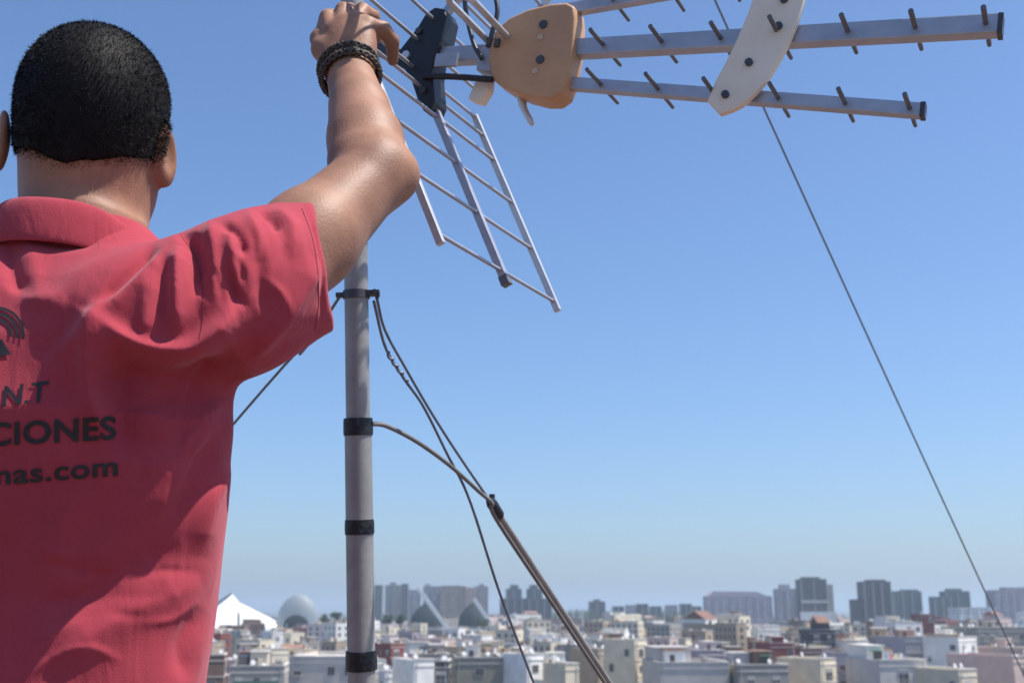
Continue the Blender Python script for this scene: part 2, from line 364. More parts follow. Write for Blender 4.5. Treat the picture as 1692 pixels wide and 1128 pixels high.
# ---- prominent nearer buildings, left to right along the bottom
def NB_(name, label, *a, **k): k.setdefault('near', True); return building(name, label, *a, **k)
NB_('apartment_block', 'green-balconied block at the bottom edge close to the man', 372, 472, 1100, 205, 12, 'stone', 'gravel', .12, balcony='green', floors=3)
NB_('apartment_block', 'brown house at the bottom edge just right of the man', 318, 374, 1082, 232, 11, 'brown', 'terracotta', .2)
NB_('apartment_block', 'cream house behind the green-balconied block left of the mast', 398, 476, 1072, 262, 13, 'cream', 'gravel', 0.67)
NB_('warehouse', 'wide light grey flat-roofed hall directly left of the mast', 482, 592, 1084, 222, 30, 'lilac', 'pale', 0.0, hut=False, clutter=1, floors=1)
NB_('apartment_block', 'white low house in front of the white tent-like roofs', 424, 468, 1042, 470, 14, 'white', 'pale', 0.52, floors=1)
NB_('apartment_block', 'bare-walled white block with rosy roof just right of the mast', 640, 718, 1090, 214, 14, 'white', 'rose', 0.42, floors=1, winw=9)
NB_('apartment_block', 'small white block low at the right foot of the mast', 624, 650, 1108, 206, 8, 'white', 'pale', 0.42, hut=False, floors=1)
NB_('apartment_block', 'dark box standing in for the shaded gap beside the bare-walled white block', 718, 742, 1092, 217, 10, 'slate', 'dark', 0, hut=False, floors=1)  # no house: slate-coloured box gives the shade of the gap between blocks
NB_('apartment_block', 'large plain olive grey block between mast and stay rod', 742, 832, 1086, 224, 18, 'olive', 'gravel', .08, floors=1, winw=8)
NB_('apartment_block', 'bright white block crossed by the steeper guy wire', 826, 898, 1080, 218, 12, 'white', 'terracotta', 0.57, floors=1, winw=7, hut=False)
NB_('apartment_block', 'low cream block at the bottom edge left of the stay rod', 898, 956, 1096, 212, 12, 'cream', 'gravel', 0.52)
NB_('apartment_block', 'tan block crossed by the slanting stay rod', 944, 1012, 1072, 252, 15, 'tan', 'terracotta', 0.62, floors=4)
NB_('apartment_block', 'tall cream block just right of the slanting stay rod', 1000, 1070, 1056, 236, 12, 'cream', 'pale', 0.77, floors=4, clutter=1)
NB_('apartment_block', 'light grey block with wide blank front right of tall cream block', 1078, 1202, 1094, 216, 20, 'lilac', 'gravel', .06, floors=1, winw=10)
NB_('apartment_block', 'mauve block peeking over the wide light grey block', 1130, 1196, 1074, 262, 14, 'mauve', 'pale', .2)
NB_('apartment_block', 'stone grey block between the wide light grey and cream blocks', 1200, 1300, 1098, 214, 14, 'stone', 'gravel', .12, winw=4.5)
NB_('apartment_block', 'cream block left of the stepped mauve block at the bottom edge', 1296, 1382, 1088, 222, 14, 'cream', 'pale', 0.62)
NB_('apartment_block', 'stepped mauve and brown block with striped terraces', 1376, 1442, 1078, 240, 16, 'mauve', 'terracotta', -.1, balcony='brown', floors=4)
NB_('apartment_block', 'plain light grey block with long blank wall, lower right', 1432, 1526, 1090, 212, 16, 'lilac', 'pale', .1, floors=1, winw=9)
NB_('apartment_block', 'low cream block right of the plain light grey block', 1520, 1612, 1106, 204, 14, 'cream', 'pale', 0.47, floors=1)
NB_('apartment_block', 'pale pink block in the lower right corner', 1610, 1712, 1084, 226, 18, 'pink', 'rose', 0.37, floors=1, winw=6)
NB_('apartment_block', 'long grey flat block with many windows on the right', 1484, 1600, 1052, 320, 22, 'grey', 'rose', .06, floors=4)
NB_('apartment_block', 'long stone grey block running off the right edge', 1600, 1730, 1036, 345, 24, 'stone', 'pale', .08, floors=5)
NB_('apartment_block', 'dark slate house with flat roof below the tallest dark tower', 1336, 1378, 1040, 400, 16, 'slate', 'dark', 0, floors=2, hut=True)
NB_('apartment_block', 'small dark red block among pale roofs on the right', 1518, 1542, 1014, 620, 14, 'red', 'dark', 0, hut=False, clutter=0, floors=1)
NB_('apartment_block', 'small dark brown block left of the dark red block', 1476, 1502, 1026, 560, 14, 'brown', 'dark', 0, hut=False, clutter=0, floors=1)
NB_('apartment_block', 'narrow dark brown block standing below the second dark tower', 1440, 1456, 1026, 540, 10, 'brown', 'dark', 0, hut=False, clutter=0, floors=1)
NB_('apartment_block', 'brick red low house in the middle of the roofs', 1262, 1312, 1062, 330, 14, 'red', 'terracotta', .1, floors=2)
NB_('apartment_block', 'wide tan block in the middle distance below the wide mauve block', 1140, 1228, 1030, 520, 26, 'tan', 'pale', 0.47, floors=3)

# ---- generic rows of roofs behind
ORD = ['first', 'second', 'third', 'fourth', 'fifth', 'sixth', 'seventh', 'eighth', 'ninth', 'tenth', 'eleventh', 'twelfth', 'thirteenth', 'fourteenth', 'fifteenth', 'sixteenth', 'seventeenth', 'eighteenth', 'nineteenth', 'twentieth']
ORD += ['twenty-'+o for o in ORD[:9]] + ['thirtieth'] + ['thirty-'+o for o in ORD[:9]]
rows = [(268, 'nearest'), (305, 'second nearest'), (350, 'third nearest'), (405, 'fourth nearest'), (475, 'fifth nearest'), (560, 'middle'), (680, 'fourth farthest'), (850, 'third farthest'), (1100, 'second farthest'), (1430, 'farthest')]
pal = ['white']*11+['cream']*9+['grey']*2+['mauve']*2+['tan']*4+['pink']*3+['brown']*2+['stone']*4+['lilac']*3+['olive']*2+['red']
for D, rn in rows:
    x = -520+R_.uniform(0, 40); items = []; ev_ = [q_[0] for q_ in rows].index(D) % 2 == 0
    wmin, wmax = (9, 16) if D < 500 else (13, 22) if D < 900 else (26, 44)
    while x < 1790:
        wpx = R_.uniform(wmin, wmax)*1900/D*.98
        if x+wpx <= 300: wpx *= 2.0
        if x+wpx > 300 or ev_: items.append((x, x+wpx))
        x += wpx*R_.uniform(.98, 1.22)
    right = [i for i in items if (i[0]+i[1])/2 >= 597]; left = [i for i in items if (i[0]+i[1])/2 < 597][::-1]
    for side, lst in (('right', right), ('left', left)):
        for n_, (x0, x1) in enumerate(lst):
            wall = R_.choice(pal); roof = R_.choice(['terracotta', 'gravel', 'pale', 'pale', 'rose', 'gravel'])
            zt = -11.2+R_.gauss(0, 2.9)+(D-270)*.0012; yt = to_px(np.array([0, D, zt]))[1]
            lab = '%s block, %s %s of the mast, %s roof row' % (WC_[wall][1], ORD[n_], side, rn)
            building('apartment_block', lab, x0, x1, yt, D+R_.uniform(-14, 14), R_.uniform(10, 18), wall, roof, R_.choice([.2, .55, .7, .85, .4, .65, -.3]), floors=3 if D < 700 else 4, near=D < 360, clutter=7 if D < 600 else 4, group='flat-roofed city blocks', hut=R_.random() < .8, winw=3.2 if D < 700 else 4.5)

# ---- skyline towers
def tower(label, x0, x1, ytop, D, depth, wall, roof='dark', rz=0.0, floors=14, top=None, name='apartment_tower', **k):
    b, a, q, H = building(name, label, x0, x1, ytop, D, depth, wall, roof, rz, floors=floors, hut=False, clutter=0, group='skyline towers', cat='tower', winw=4.0, parapet=1.2, **k)
    if top: addbox(b, 'plant_room', wall, (-a*top[0], -q*.6, H-1.1), (a*top[1], q*.6, H+top[2]))
    n = max(2, int(a*2/9))
    for i in range(n+1):
        x = -a+2*a*i/n; addbox(b, 'pier', 'grey' if wall != 'pink' else 'tan', (x-.45, -q-.5, 0), (x+.45, -q-.02, H-1))
    return b, a, q, H
tower('dark narrow tower half hidden by the right side of the mast', 618, 630, 966, 1600, 20, 'teal')
tower('pale grey-green tower right beside the mast on the skyline', 636, 664, 966, 1650, 24, 'stone', top=(.5, .2, 4))
tower('slim dark tower between two pale ones right of the mast', 663, 673, 964, 1580, 18, 'slate')
tower('pale broad lower tower left of the white slanting pylon', 672, 694, 974, 1700, 24, 'grey')
tower('grey block left of the tan tower block', 699, 730, 968, 1560, 26, 'grey', top=(.9, -.3, 3))
tower('tan tower block in the group right of the mast', 729, 762, 967, 1540, 24, 'tan', floors=18)
tower('second pinkish block joined to the tan tower block', 766, 784, 970, 1560, 24, 'pink', floors=18)
tower('brown slim slab between the tan and pinkish blocks', 761, 769, 968, 1550, 20, 'brown')
tower('pale grey tower at the right end of the tan and pink group', 784, 806, 968, 1600, 22, 'stone', top=(.4, .4, 3))
tower('left one of the twin dark blocks left of the stay rod', 836, 862, 972, 1500, 24, 'teal', top=(.5, .6, 5))
tower('right one of the twin dark blocks crossed by the stay rod', 870, 896, 972, 1510, 24, 'teal', top=(.6, .5, 5))
tower('long low dark block under the twin dark blocks', 826, 912, 988, 1480, 20, 'slate', floors=5)
tower('small lone dark block on the low skyline', 974, 1000, 993, 1700, 24, 'slate', top=(.4, .4, 3))
b, a, q, H = tower('very wide mauve block with sloping shoulders on the skyline', 1168, 1276, 984, 1400, 26, 'mauve', floors=8)
t = MB(); prism(t, [(-a+1, -q+1, H-1), (-a*.78, -q+1, H+5.5), (a*.55, -q+1, H+5), (a-1, -q+1, H-1)], (0, 2*q-2, 0)); t.build('upper_storeys', WM('mauve'), b)
b, a, q, H = tower('light mauve tower with stepped top left of the tallest tower', 1286, 1316, 972, 1330, 22, 'mauve', floors=14, top=(.5, .5, 5))
b, a, q, H = tower('tallest dark tower of the right skyline with a pale waist', 1326, 1368, 956, 1250, 26, 'slate', floors=16, top=(.7, .6, 2.2))
addbox(b, 'pale_waist', 'lilac', (-a-1, -q-1.2, H-25), (a+1, -q-.55, H-22)); addbox(b, 'side_wing', 'stone', (a+.05, -q+3, 0), (a+7.5, q, H-5.5)); addbox(b, 'podium', 'white', (-a-3, -q-3, 0), (a+8, -q-.6, H-34))
b, a, q, H = tower('broad dark tower, second tallest of the right skyline', 1430, 1474, 960, 1220, 26, 'slate', floors=16, top=(.5, .8, 2)); addbox(b, 'low_annex', 'slate', (-a-9, -q+2, 0), (-a-.05, q, H-18))
tower('lower blue grey block right of the second tallest tower', 1478, 1524, 976, 1420, 24, 'teal', floors=8, top=(.2, .9, 2))
tower('dark slab left of the blue grey block with raised middle', 1546, 1572, 985, 1300, 20, 'teal', floors=8)
tower('blue grey block with raised middle right of the dark slab', 1566, 1604, 976, 1380, 24, 'teal', floors=10, top=(.6, .5, 3))
tower('wide grey block at the far right edge of the skyline', 1646, 1730, 974, 1300, 26, 'mauve', floors=10, top=(.5, .5, 3))
tower('pale long flat hall between the blue block and right edge', 1584, 1645, 1003, 1200, 30, 'white', 'pale', floors=2)
for i, x in enumerate((1022, 1044, 1062, 1084, 1110, 1134, 1150)):
    tower('small grey block, %s of the low line right of the lone dark block' % ORD[i], x-9, x+9, 1001-(i % 3)*2, 1520, 16, ['teal', 'mauve', 'slate'][i % 3], floors=4)

# ---- landmark roofs on the left skyline
M_shell = mat('white_shell', (.80, .80, .78), .5, noise=.08, scale=.05)
M_dome = mat('blue_glass_shell', (.02, .03, .036), .8, spec=.2, noise=.2, scale=.1)
M_rim = mat('grey_shell', (.22, .26, .29), .6, noise=.15, scale=.1)
def rel(x, y, D, o): return V(PY(x, y, D))-V(o)
D = 900; o = V(PY(388, 1032, D)); o.z = GZ; th_ = empty('concert_hall', o); tag(th_, 'white tent-like building with two pointed roofs beside the man', 'hall')
def sail(pts, dep, m, name):
    t = MB(); apex = rel(*pts[0], D+dep*.5, o); base = [rel(*p, D, o) for p in pts[1:]]; n = len(base)
    vs = [apex]+base+[p+V((0, dep, 0)) for p in base]
    fs = [(0, i+2, i+1) for i in range(n-1)]+[(0, n+1+i, n+2+i) for i in range(n-1)]+[(0, 1, n+1), (0, 2*n, n), tuple(list(range(1, n+1))+list(range(2*n, n, -1)))]
    t.add(vs, fs); bb = t.build(name, m, th_); bm = bmesh.new(); bm.from_mesh(bb.data); bmesh.ops.recalc_face_normals(bm, faces=bm.faces); bm.to_mesh(bb.data); bm.free()
sail([(384, 981), (318, 1040), (345, 1040), (366, 1040), (388, 1040)], 90, M_shell, 'tall_roof'); sail([(398, 996), (396, 1038), (420, 1038), (448, 1038)], 70, M_shell, 'low_roof')
addbox(th_, 'base', 'grey', (-36, 1, 0), (30, 80, 12)); t = MB(); t.bar(rel(346, 1004, D+50, o), rel(384, 980, D+50, o), 3, 1.6); t.build('crest', M_rim, th_)
D = 950; o = V(PY(492, 1032, D)); o.z = GZ; dm = empty('dome_hall', o); tag(dm, 'eye-shaped dome with grey rim and dark glass left of the mast', 'dome')
rw = (PY(528, 1005, D)[0]-PY(455, 1005, D)[0])/2; bz = PY(490, 1036, D)[2]-GZ; rh = PY(490, 981, D)[2]-GZ-bz
def capm(sx, sy, sz, m, name, z0, a0=0.0, a1=math.pi, ny=10):
    t = MB(); vs, fs, n = [], [], 24
    for j in range(ny+1):
        e = math.pi/2*j/ny
        for i in range(n): a = 2*math.pi*i/n; vs.append((sx*math.cos(e)*math.cos(a), sy*math.cos(e)*math.sin(a), z0+sz*math.sin(e)))
    for j in range(ny):
        for i in range(n): fs.append((j*n+i, j*n+(i+1) % n, (j+1)*n+(i+1) % n, (j+1)*n+i))
    t.add(vs, fs, 0, True); return t.build(name, m, dm)
capm(rw, rw*.55, rh, M_rim, 'shell', bz); capm(rw*.86, rw*.62, rh*.66, M_dome, 'glass', bz); addbox(dm, 'base', 'grey', (-rw, -rw*.5, 0), (rw, rw*.5, bz+.5))
for i in range(9):
    x = -rw*.8+rw*1.6*i/8; zz = rh*.66*math.sqrt(max(0, 1-(x/(rw*.86))**2)); t = MB(); t.bar((x, -rw*.62*.3-rw*.40, bz), (x*.9, -rw*.2, bz+zz), .8, .8); t.build('rib', M_rim, dm)
for (ax, ay, bx, by, hx0, hx1, hy, lab) in ((690, 970, 738, 1030, 676, 734, 993, 'dark arched pavilion with white slanting pylon, nearer the mast'), (783, 988, 818, 1034, 756, 806, 994, 'dark arched pavilion with white slanting pylon, right one of two')):
    D = 1050; o = V(PY((hx0+hx1)/2, 1030, D)); o.z = GZ; pv = empty('pavilion', o); tag(pv, lab, 'pavilion', 'arched pavilions with slanting pylons')
    t = MB(); t.bar(rel(ax, ay, D-12, o), rel(bx, by+6, D-12, o), 2.6, 3.2); t.build('pylon', M_shell, pv)
    w2 = (PY(hx1, 1005, D)[0]-PY(hx0, 1005, D)[0])/2; z0 = PY(700, 1034, D)[2]-GZ; z1 = PY(700, hy, D)[2]-GZ
    t = MB(); vs, fs, n = [], [], 16
    for j in range(7):
        u_ = j/6; sc_ = (1-u_**2.4)
        for i in range(n): a = 2*math.pi*i/n; vs.append((w2*sc_*math.cos(a), 14*sc_*math.sin(a)+8, z0+(z1-z0)*u_))
    for j in range(6):
        for i in range(n): fs.append((j*n+i, j*n+(i+1) % n, (j+1)*n+(i+1) % n, (j+1)*n+i))
    t.add(vs, fs, 0, True); t.build('hull', M_dome, pv); addbox(pv, 'base', 'grey', (-w2, -4, 0), (w2, 22, z0+.2))
    for k in range(7):
        f_ = k/6; p_ = rel(ax+(bx-ax)*(.15+.8*f_), ay+(by-ay)*(.15+.8*f_), D-11, o); t = MB(); t.tube([p_, V((w2*(-.6+.9*f_), 4, z0+(z1-z0)*.4))], .12, 5); t.build('stay_cable', M_rim, pv)

# ---- trees
M_leaf = mat('foliage', (.045, .075, .035), .8, noise=.5, scale=.3, objrand=.2); M_bark = mat('bark', (.10, .075, .055), .9)
def leaves(t, c, r, n, rnd):
    for _ in range(n):
        d_ = V((rnd.gauss(0, 1), rnd.gauss(0, 1), rnd.gauss(0, 1))).normalized()*(rnd.random()**.4); p = V(c)+V((d_.x*r[0], d_.y*r[1], d_.z*r[2]))
        a_ = V((rnd.gauss(0, 1), rnd.gauss(0, 1), rnd.gauss(0, 1))).normalized(); b_ = a_.orthogonal().normalized(); s_ = rnd.uniform(.35, .8)
        t.add([p-a_*s_, p+b_*s_*.6, p+a_*s_, p-b_*s_*.6], [(0, 1, 2, 3)])
for x, y, D, h_, lab in ((536, 1012, 860, 6, 'small dark tree just right of the eye-shaped dome'), (556, 1008, 850, 7, 'dark tree between the dome and the mast'), (640, 1014, 800, 6, 'dark tree among roofs right of the mast'), (662, 1013, 805, 7, 'second dark tree right of the mast, before the slim dark tower'), (798, 1018, 760, 6, 'dark tree at the foot of the right slanting pylon')):
    tp = PY(x, y, D); o = V((tp[0], tp[1], GZ)); tr = empty('tree', o); tag(tr, lab, 'tree', 'dark trees among the roofs'); H = tp[2]-GZ; t = MB()
    t.tube([(0, 0, 0), (.2, 0, H*.5), (0, .1, H*.8)], [.5, .4, .2], 8)
    for k in range(5): a = k*1.3; t.tube([(0, 0, H*.55+k*.5), (2.2*math.cos(a), 2.2*math.sin(a), H*.8)], [.2, .08], 6)
    t.build('trunk', M_bark, tr); t = MB()
    for k in range(7): leaves(t, (R_.uniform(-2.6, 2.6), R_.uniform(-2.6, 2.6), H-3.4+R_.uniform(-2.2, 1.8)), (2.0, 2.0, 1.6), 120, R_)
    t.build('crown', M_leaf, tr)
t = MB()
for i in range(330):
    x = R_.uniform(915, 1165) if i < 170 else R_.uniform(420, 1690); D_ = R_.uniform(1380, 1700); p = PY(x, 1010, D_); hh = R_.uniform(-14, -2) if i < 170 else R_.uniform(-16, -8)
    leaves(t, (p[0], p[1], hh), (5, 5, 4.5), 60, R_); t.tube([(p[0], p[1], GZ), (p[0], p[1], hh)], .5, 5)
w_ = t.build('distant_trees', M_leaf); tag(w_, 'dark belt of far trees along the low skyline', 'trees', kind='stuff')

# ---- haze: one closed box of thin air round everything
hz = MB(); hz.box((-16500, -2500, GZ-1), (16500, 26500, 140)); hzo = hz.build('haze', [])
hm_ = bpy.data.materials.new('haze_air'); hm_.use_nodes = True; ht = hm_.node_tree; ht.nodes.remove(ht.nodes['Principled BSDF'])
vp = ht.nodes.new('ShaderNodeVolumePrincipled'); vp.inputs['Color'].default_value = (.70, .86, 1, 1); vp.inputs['Density'].default_value = 0.00018; vp.inputs['Anisotropy'].default_value = 0.2
ht.links.new(vp.outputs[0], ht.nodes['Material Output'].inputs['Volume']); hzo.data.materials.append(hm_); tag(hzo, 'pale blue haze over the far city', 'haze', kind='stuff')

# ================================================================== THE MAN
PO = np.array([-0.46, 1.13, 0.0])
person = empty('person', PO)
tag(person, 'man with cropped black hair in a red polo shirt, seen from behind, reaching up', 'person')
def frame(yaw, tilt, roll):
    return np.array(Matrix.Rotation(yaw, 3, 'Z') @ Matrix.Rotation(tilt, 3, 'X') @ Matrix.Rotation(roll, 3, 'Y'))
HR = frame(math.radians(7), math.radians(14), math.radians(3))
HC = P(155, 192, 1.225)
def hl(x, y, z): return HC + HR@np.array([x, y, z])
# right arm landmarks (photo point + axial distance)
SR = P(405, 497, 1.13); ER = P(622, 287, 1.30); WR = P(577, 118, 1.465)
NB = np.array([-0.450, 1.135, 1.47])
SL = np.array([-0.640, 1.14, 1.43]); EL = np.array([-0.725, 1.19, 1.14]); WL = np.array([-0.66, 1.42, 1.10])
ZS = [0.74, 0.86, 0.98, 1.08, 1.16, 1.24, 1.32, 1.39, 1.45, 1.49, 1.53]
TCX = [-.468, -.468, -.467, -.466, -.466, -.466, -.465, -.462, -.458, -.452, -.45]
TA = [.170, .176, .174, .173, .179, .187, .192, .182, .150, .104, .078]
TB = [.135, .130, .122, .116, .112, .112, .116, .118, .106, .084, .068]
BACK = [.956, .972, .996, 1.018, 1.026, 1.008, .986, 1.000, 1.022, 1.044, 1.064]
TCY = [k+b for k, b in zip(BACK, TB)]

# ---- body: one continuous surface
G = Grid((-0.84, 0.92, 0.86), (-0.10, 1.84, 2.16), 0.0028)
G.ell(hl(0, 0, 0.014), (0.0735, 0.094, 0.080), HR, 0)
G.ell(hl(0, -0.012, -0.022), (0.0665, 0.083, 0.076), HR, 0.02)
G.ell(hl(0, 0.030, -0.050), (0.054, 0.060, 0.066), HR, 0.03)          # face
G.cone(hl(-0.038, 0.01, -0.082), hl(0, 0.080, -0.108), 0.024, 0.020, 0.03)   # jaw
G.cone(hl(0.038, 0.01, -0.082), hl(0, 0.080, -0.108), 0.024, 0.020, 0.03)
G.cone(hl(0, 0.092, -0.020), hl(0, 0.110, -0.052), 0.008, 0.013, 0.012)      # nose
G.cone(hl(-0.034, 0.084, 0.004), hl(0.034, 0.084, 0.004), 0.010, 0.010, 0.02)  # brow
for s in (-1, 1):
    G.ell(hl(s*0.031, 0.094, -0.014), (0.015, 0.010, 0.009), HR, 0.008, sub=True)
    G.ell(hl(s*0.031, 0.084, -0.014), (0.012, 0.012, 0.010), HR, 0.002)
G.ell(hl(0, 0.098, -0.074), (0.024, 0.010, 0.005), HR, 0.008); G.ell(hl(0, 0.097, -0.084), (0.021, 0.010, 0.006), HR, 0.006)
for s in (-1, 1):                                                             # ears
    ex = 0.090 if s < 0 else 0.078
    ER_ = HR @ np.array(Matrix.Rotation(math.radians(-s*22), 3, 'Z') @ Matrix.Rotation(math.radians(12), 3, 'X'))
    G.ell(hl(s*ex, -0.004, -0.036), (0.0075, 0.019, 0.033), ER_, 0.010)
    G.ell(hl(s*(ex+.006), -0.008, -0.032), (0.006, 0.011, 0.020), ER_, 0.006, sub=True)
G.cone(hl(0, -0.012, -0.055), NB+[0, -0.012, 0.0], 0.056, 0.062, 0.035)
G.cone(hl(0, 0.005, -0.07), NB+[0, 0.03, -0.02], 0.048, 0.056, 0.03)
ins = 0.024
G.loft(ZS[1:], TCX[1:], TCY[1:], [x-ins for x in TA[1:]], [x-ins for x in TB[1:]], 0.03)
G.cone(NB-[0, 0, .04], SR, 0.038, 0.050, 0.04); G.cone(NB-[0, 0, .03], SL, 0.045, 0.055, 0.04)
def arm(S, E, W, bulge):
    M1 = S+(E-S)*0.45; G.cone(S, M1, 0.054, 0.0500, 0.03); G.cone(M1, E, 0.0500, 0.0390, 0.02)
    M2 = E+(W-E)*0.30; G.cone(E, M2, 0.0395, 0.0395, 0.02); G.cone(M2, W, 0.0395, 0.0290, 0.015)
    if bulge is not None: G.cone(bulge, E, 0.019, 0.033, 0.02)
arm(SR, ER, WR, P(660, 290, 1.305)); arm(SL, EL, WL, None)
G.cone(P(580, 262, 1.31), P(592, 175, 1.39), 0.022, 0.022, 0.03)            # forearm muscle on the inner side
# right hand gripping the clamp behind the reflector
KN = [P(548, 53, 1.491), P(566, 40, 1.495), P(587, 35, 1.498), P(608, 42, 1.498)]
WC = [WR+(WR-ER)*0.02+np.array([dx, 0, 0]) for dx in (-0.014, -0.005, 0.005, 0.014)]
for k_, c_ in zip(KN, WC): G.cone(c_, k_, 0.0150, 0.0110, 0.015)
G.ell((WR+KN[1]*1.0)/2+[0.006, 0.004, -0.004], (0.028, 0.015, 0.033), None, 0.02)
RF = [.0114, .0102, .0094, .0080]
G.chain([KN[0], P(541, 29, 1.517), P(548, 27, 1.546), P(556, 55, 1.561)], RF, 0.004)
G.chain([KN[1], P(567, 17, 1.521), P(578, 17, 1.551), P(586, 49, 1.581)], RF, 0.004)
G.chain([KN[2], P(599, 18, 1.521), P(616, 27, 1.549), P(622, 63, 1.567)], RF, 0.004)
G.chain([KN[3], P(633, 49, 1.516), P(648, 68, 1.529), P(649, 100, 1.541)], [.0114, .0105, .0096, .0080], 0.004)
G.chain([P(553, 108, 1.472), P(533, 82, 1.484), P(528, 65, 1.504), P(535, 45, 1.526)], [.0155, .0130, .0108, .0090], 0.010)
# left hand, relaxed
LW = WL; LD = (WL-EL)/np.linalg.norm(WL-EL); LUP = np.array([0.0, 0.0, 1.0])
for i in range(4):
    o = np.array([0.018-0.012*i*1.0, 0, 0.0]); kk = LW+LD*0.085+o+LUP*(0.004-0.003*i)
    G.cone(LW+o*0.6, kk, 0.015, 0.011, 0.016)
    ln = [.040, .045, .042, .033][i]
    p1 = kk+LD*ln-LUP*0.010; p2 = p1+LD*ln*0.45-LUP*ln*0.55; p3 = p2-LUP*ln*0.5-LD*0.004
    G.chain([kk, p1, p2, p3], [.0105, .0092, .0084, .0070], 0.003)
G.chain([LW+LD*0.025+[0.016, 0, 0], LW+LD*0.055+[0.036, 0, -.006], LW+LD*0.085+[0.040, 0, -.018]], [.014, .0115, .009], 0.010)
bv, bq = G.mesh(); bv = relax(bv, bq, 2, 0.5); del G
M_skin = mat('skin', (0.345, 0.182, 0.115), 0.54, col2=(0.225, 0.112, 0.072), scale=20, bump=0.22, bscale=330, sss=0.10, bdist=0.002, spec=0.3)
body = link('body', np_mesh('body', bv-PO, bq), person, [M_skin])

# ---- hair: close-cropped cap with short strands
def hmask(x, y, z): return (-0.067 + 0.25*np.abs(x) + np.clip(y+0.020, 0, 1)*1.35 - z)
HG = Grid(HC-0.13, HC+0.13, 0.0028)
HG.ell(hl(0, 0, 0.014), (0.0758, 0.0965, 0.0825), HR, 0)
HG.ell(hl(0, -0.012, -0.022), (0.0690, 0.0855, 0.0785), HR, 0.02)
HG.cone(hl(0, -0.012, -0.055), NB+[0, -0.012, 0.0], 0.0580, 0.064, 0.035)
sl_, (X, Y, Z) = HG.block(HC-0.14, HC+0.14)
x, y, z = X-HC[0], Y-HC[1], Z-HC[2]; q = [(HR[0, i]*x+HR[1, i]*y+HR[2, i]*z) for i in range(3)]
wob = 0.0010*np.sin(q[0]*140)+0.0010*np.sin(q[1]*170+1)
d = np.maximum(HG.S[sl_], hmask(*q)+wob+0.005)*1.0
HG.S[sl_] = d
hv, hq = HG.mesh(); hv = relax(hv, hq, 3, 0.5); hn = vnormals(hv, hq); del HG
M_hair = mat('black_hair', (0.012, 0.011, 0.012), 0.62, noise=0.6, scale=60, bump=0.3, bscale=600, spec=0.15, bdist=0.002)
bl = (bv-HC)@HR; bn_ = vnormals(bv, bq)
hm1 = hmask(bl[:, 0], bl[:, 1], bl[:, 2]); cand = np.where((np.linalg.norm(bl, axis=1) < 0.135) & (hm1 < 0.005) & (np.abs(bl[:, 0]) < .080))[0]
prob = np.clip((0.005-hm1[cand])/0.014, 0, 1)**1.3; prob /= prob.sum()
N = 80000; pick = np.random.choice(cand, N, p=prob); jit = np.random.normal(0, 0.0016, (N, 3))
b0 = bv[pick]+jit*.8; dirn = bn_[pick]+np.random.normal(0, 0.30, (N, 3))+np.array([0, 0, -0.6]); dirn /= np.linalg.norm(dirn, axis=1)[:, None]
L = (np.random.uniform(0.0022, 0.0042, N)*np.clip((0.016-hm1[pick])/0.03, .35, 1))[:, None]; sd = np.cross(dirn, np.random.normal(0, 1, (N, 3))); sd /= np.linalg.norm(sd, axis=1)[:, None]
q4 = np.stack([b0-sd*.00032, b0+sd*.00032, b0+dirn*L+sd*.00012, b0+dirn*L-sd*.00012], 1).reshape(-1, 3)
allv = np.concatenate([hv, q4]); allq = np.concatenate([hq, len(hv)+np.arange(4*N).reshape(-1, 4)])
hair = link('hair', np_mesh('hair', allv-PO, allq), person, [M_hair])

# ---- polo shirt
ua = (ER-SR)/np.linalg.norm(ER-SR)
HEM = P(533, 432, 1.215); s0 = P(398, 480, 1.13); sa = (HEM-s0)/np.linalg.norm(HEM-s0)
S = Grid((-0.86, 0.90, 0.80), (-0.10, 1.50, 1.62), 0.0021)
S.loft(ZS[1:], TCX[1:], TCY[1:], TA[1:], TB[1:], 0.03)
S.cone(NB+[0, 0, -0.035], SR+[0, 0, 0.0], 0.045, 0.060, 0.05); S.cone(NB+[0, 0, -.03], SL, 0.055, 0.068, 0.05)
hn_ = Rv*.975+Uv*.155+Fv*.16; hn_ /= np.linalg.norm(hn_)
S.cone(s0, HEM+sa*0.08, 0.075, 0.069, 0.026, cut=[(HEM, hn_)])
S.cone(P(330, 540, 1.08), P(455, 505, 1.16), 0.034, 0.034, 0.035, cut=[(HEM, hn_)])           # loose cloth under the arm
S.ell(P(238, 520, 1.07), (0.070, 0.038, 0.058), frame(0.4, -.25, -.5), 0.05)  # shoulder blade
hl_ = EL+(SL-EL)*0.45; la = (EL-SL)/np.linalg.norm(EL-SL)
S.cone(SL, hl_+la*0.05, 0.076, 0.072, 0.04, cut=[(hl_, la)])
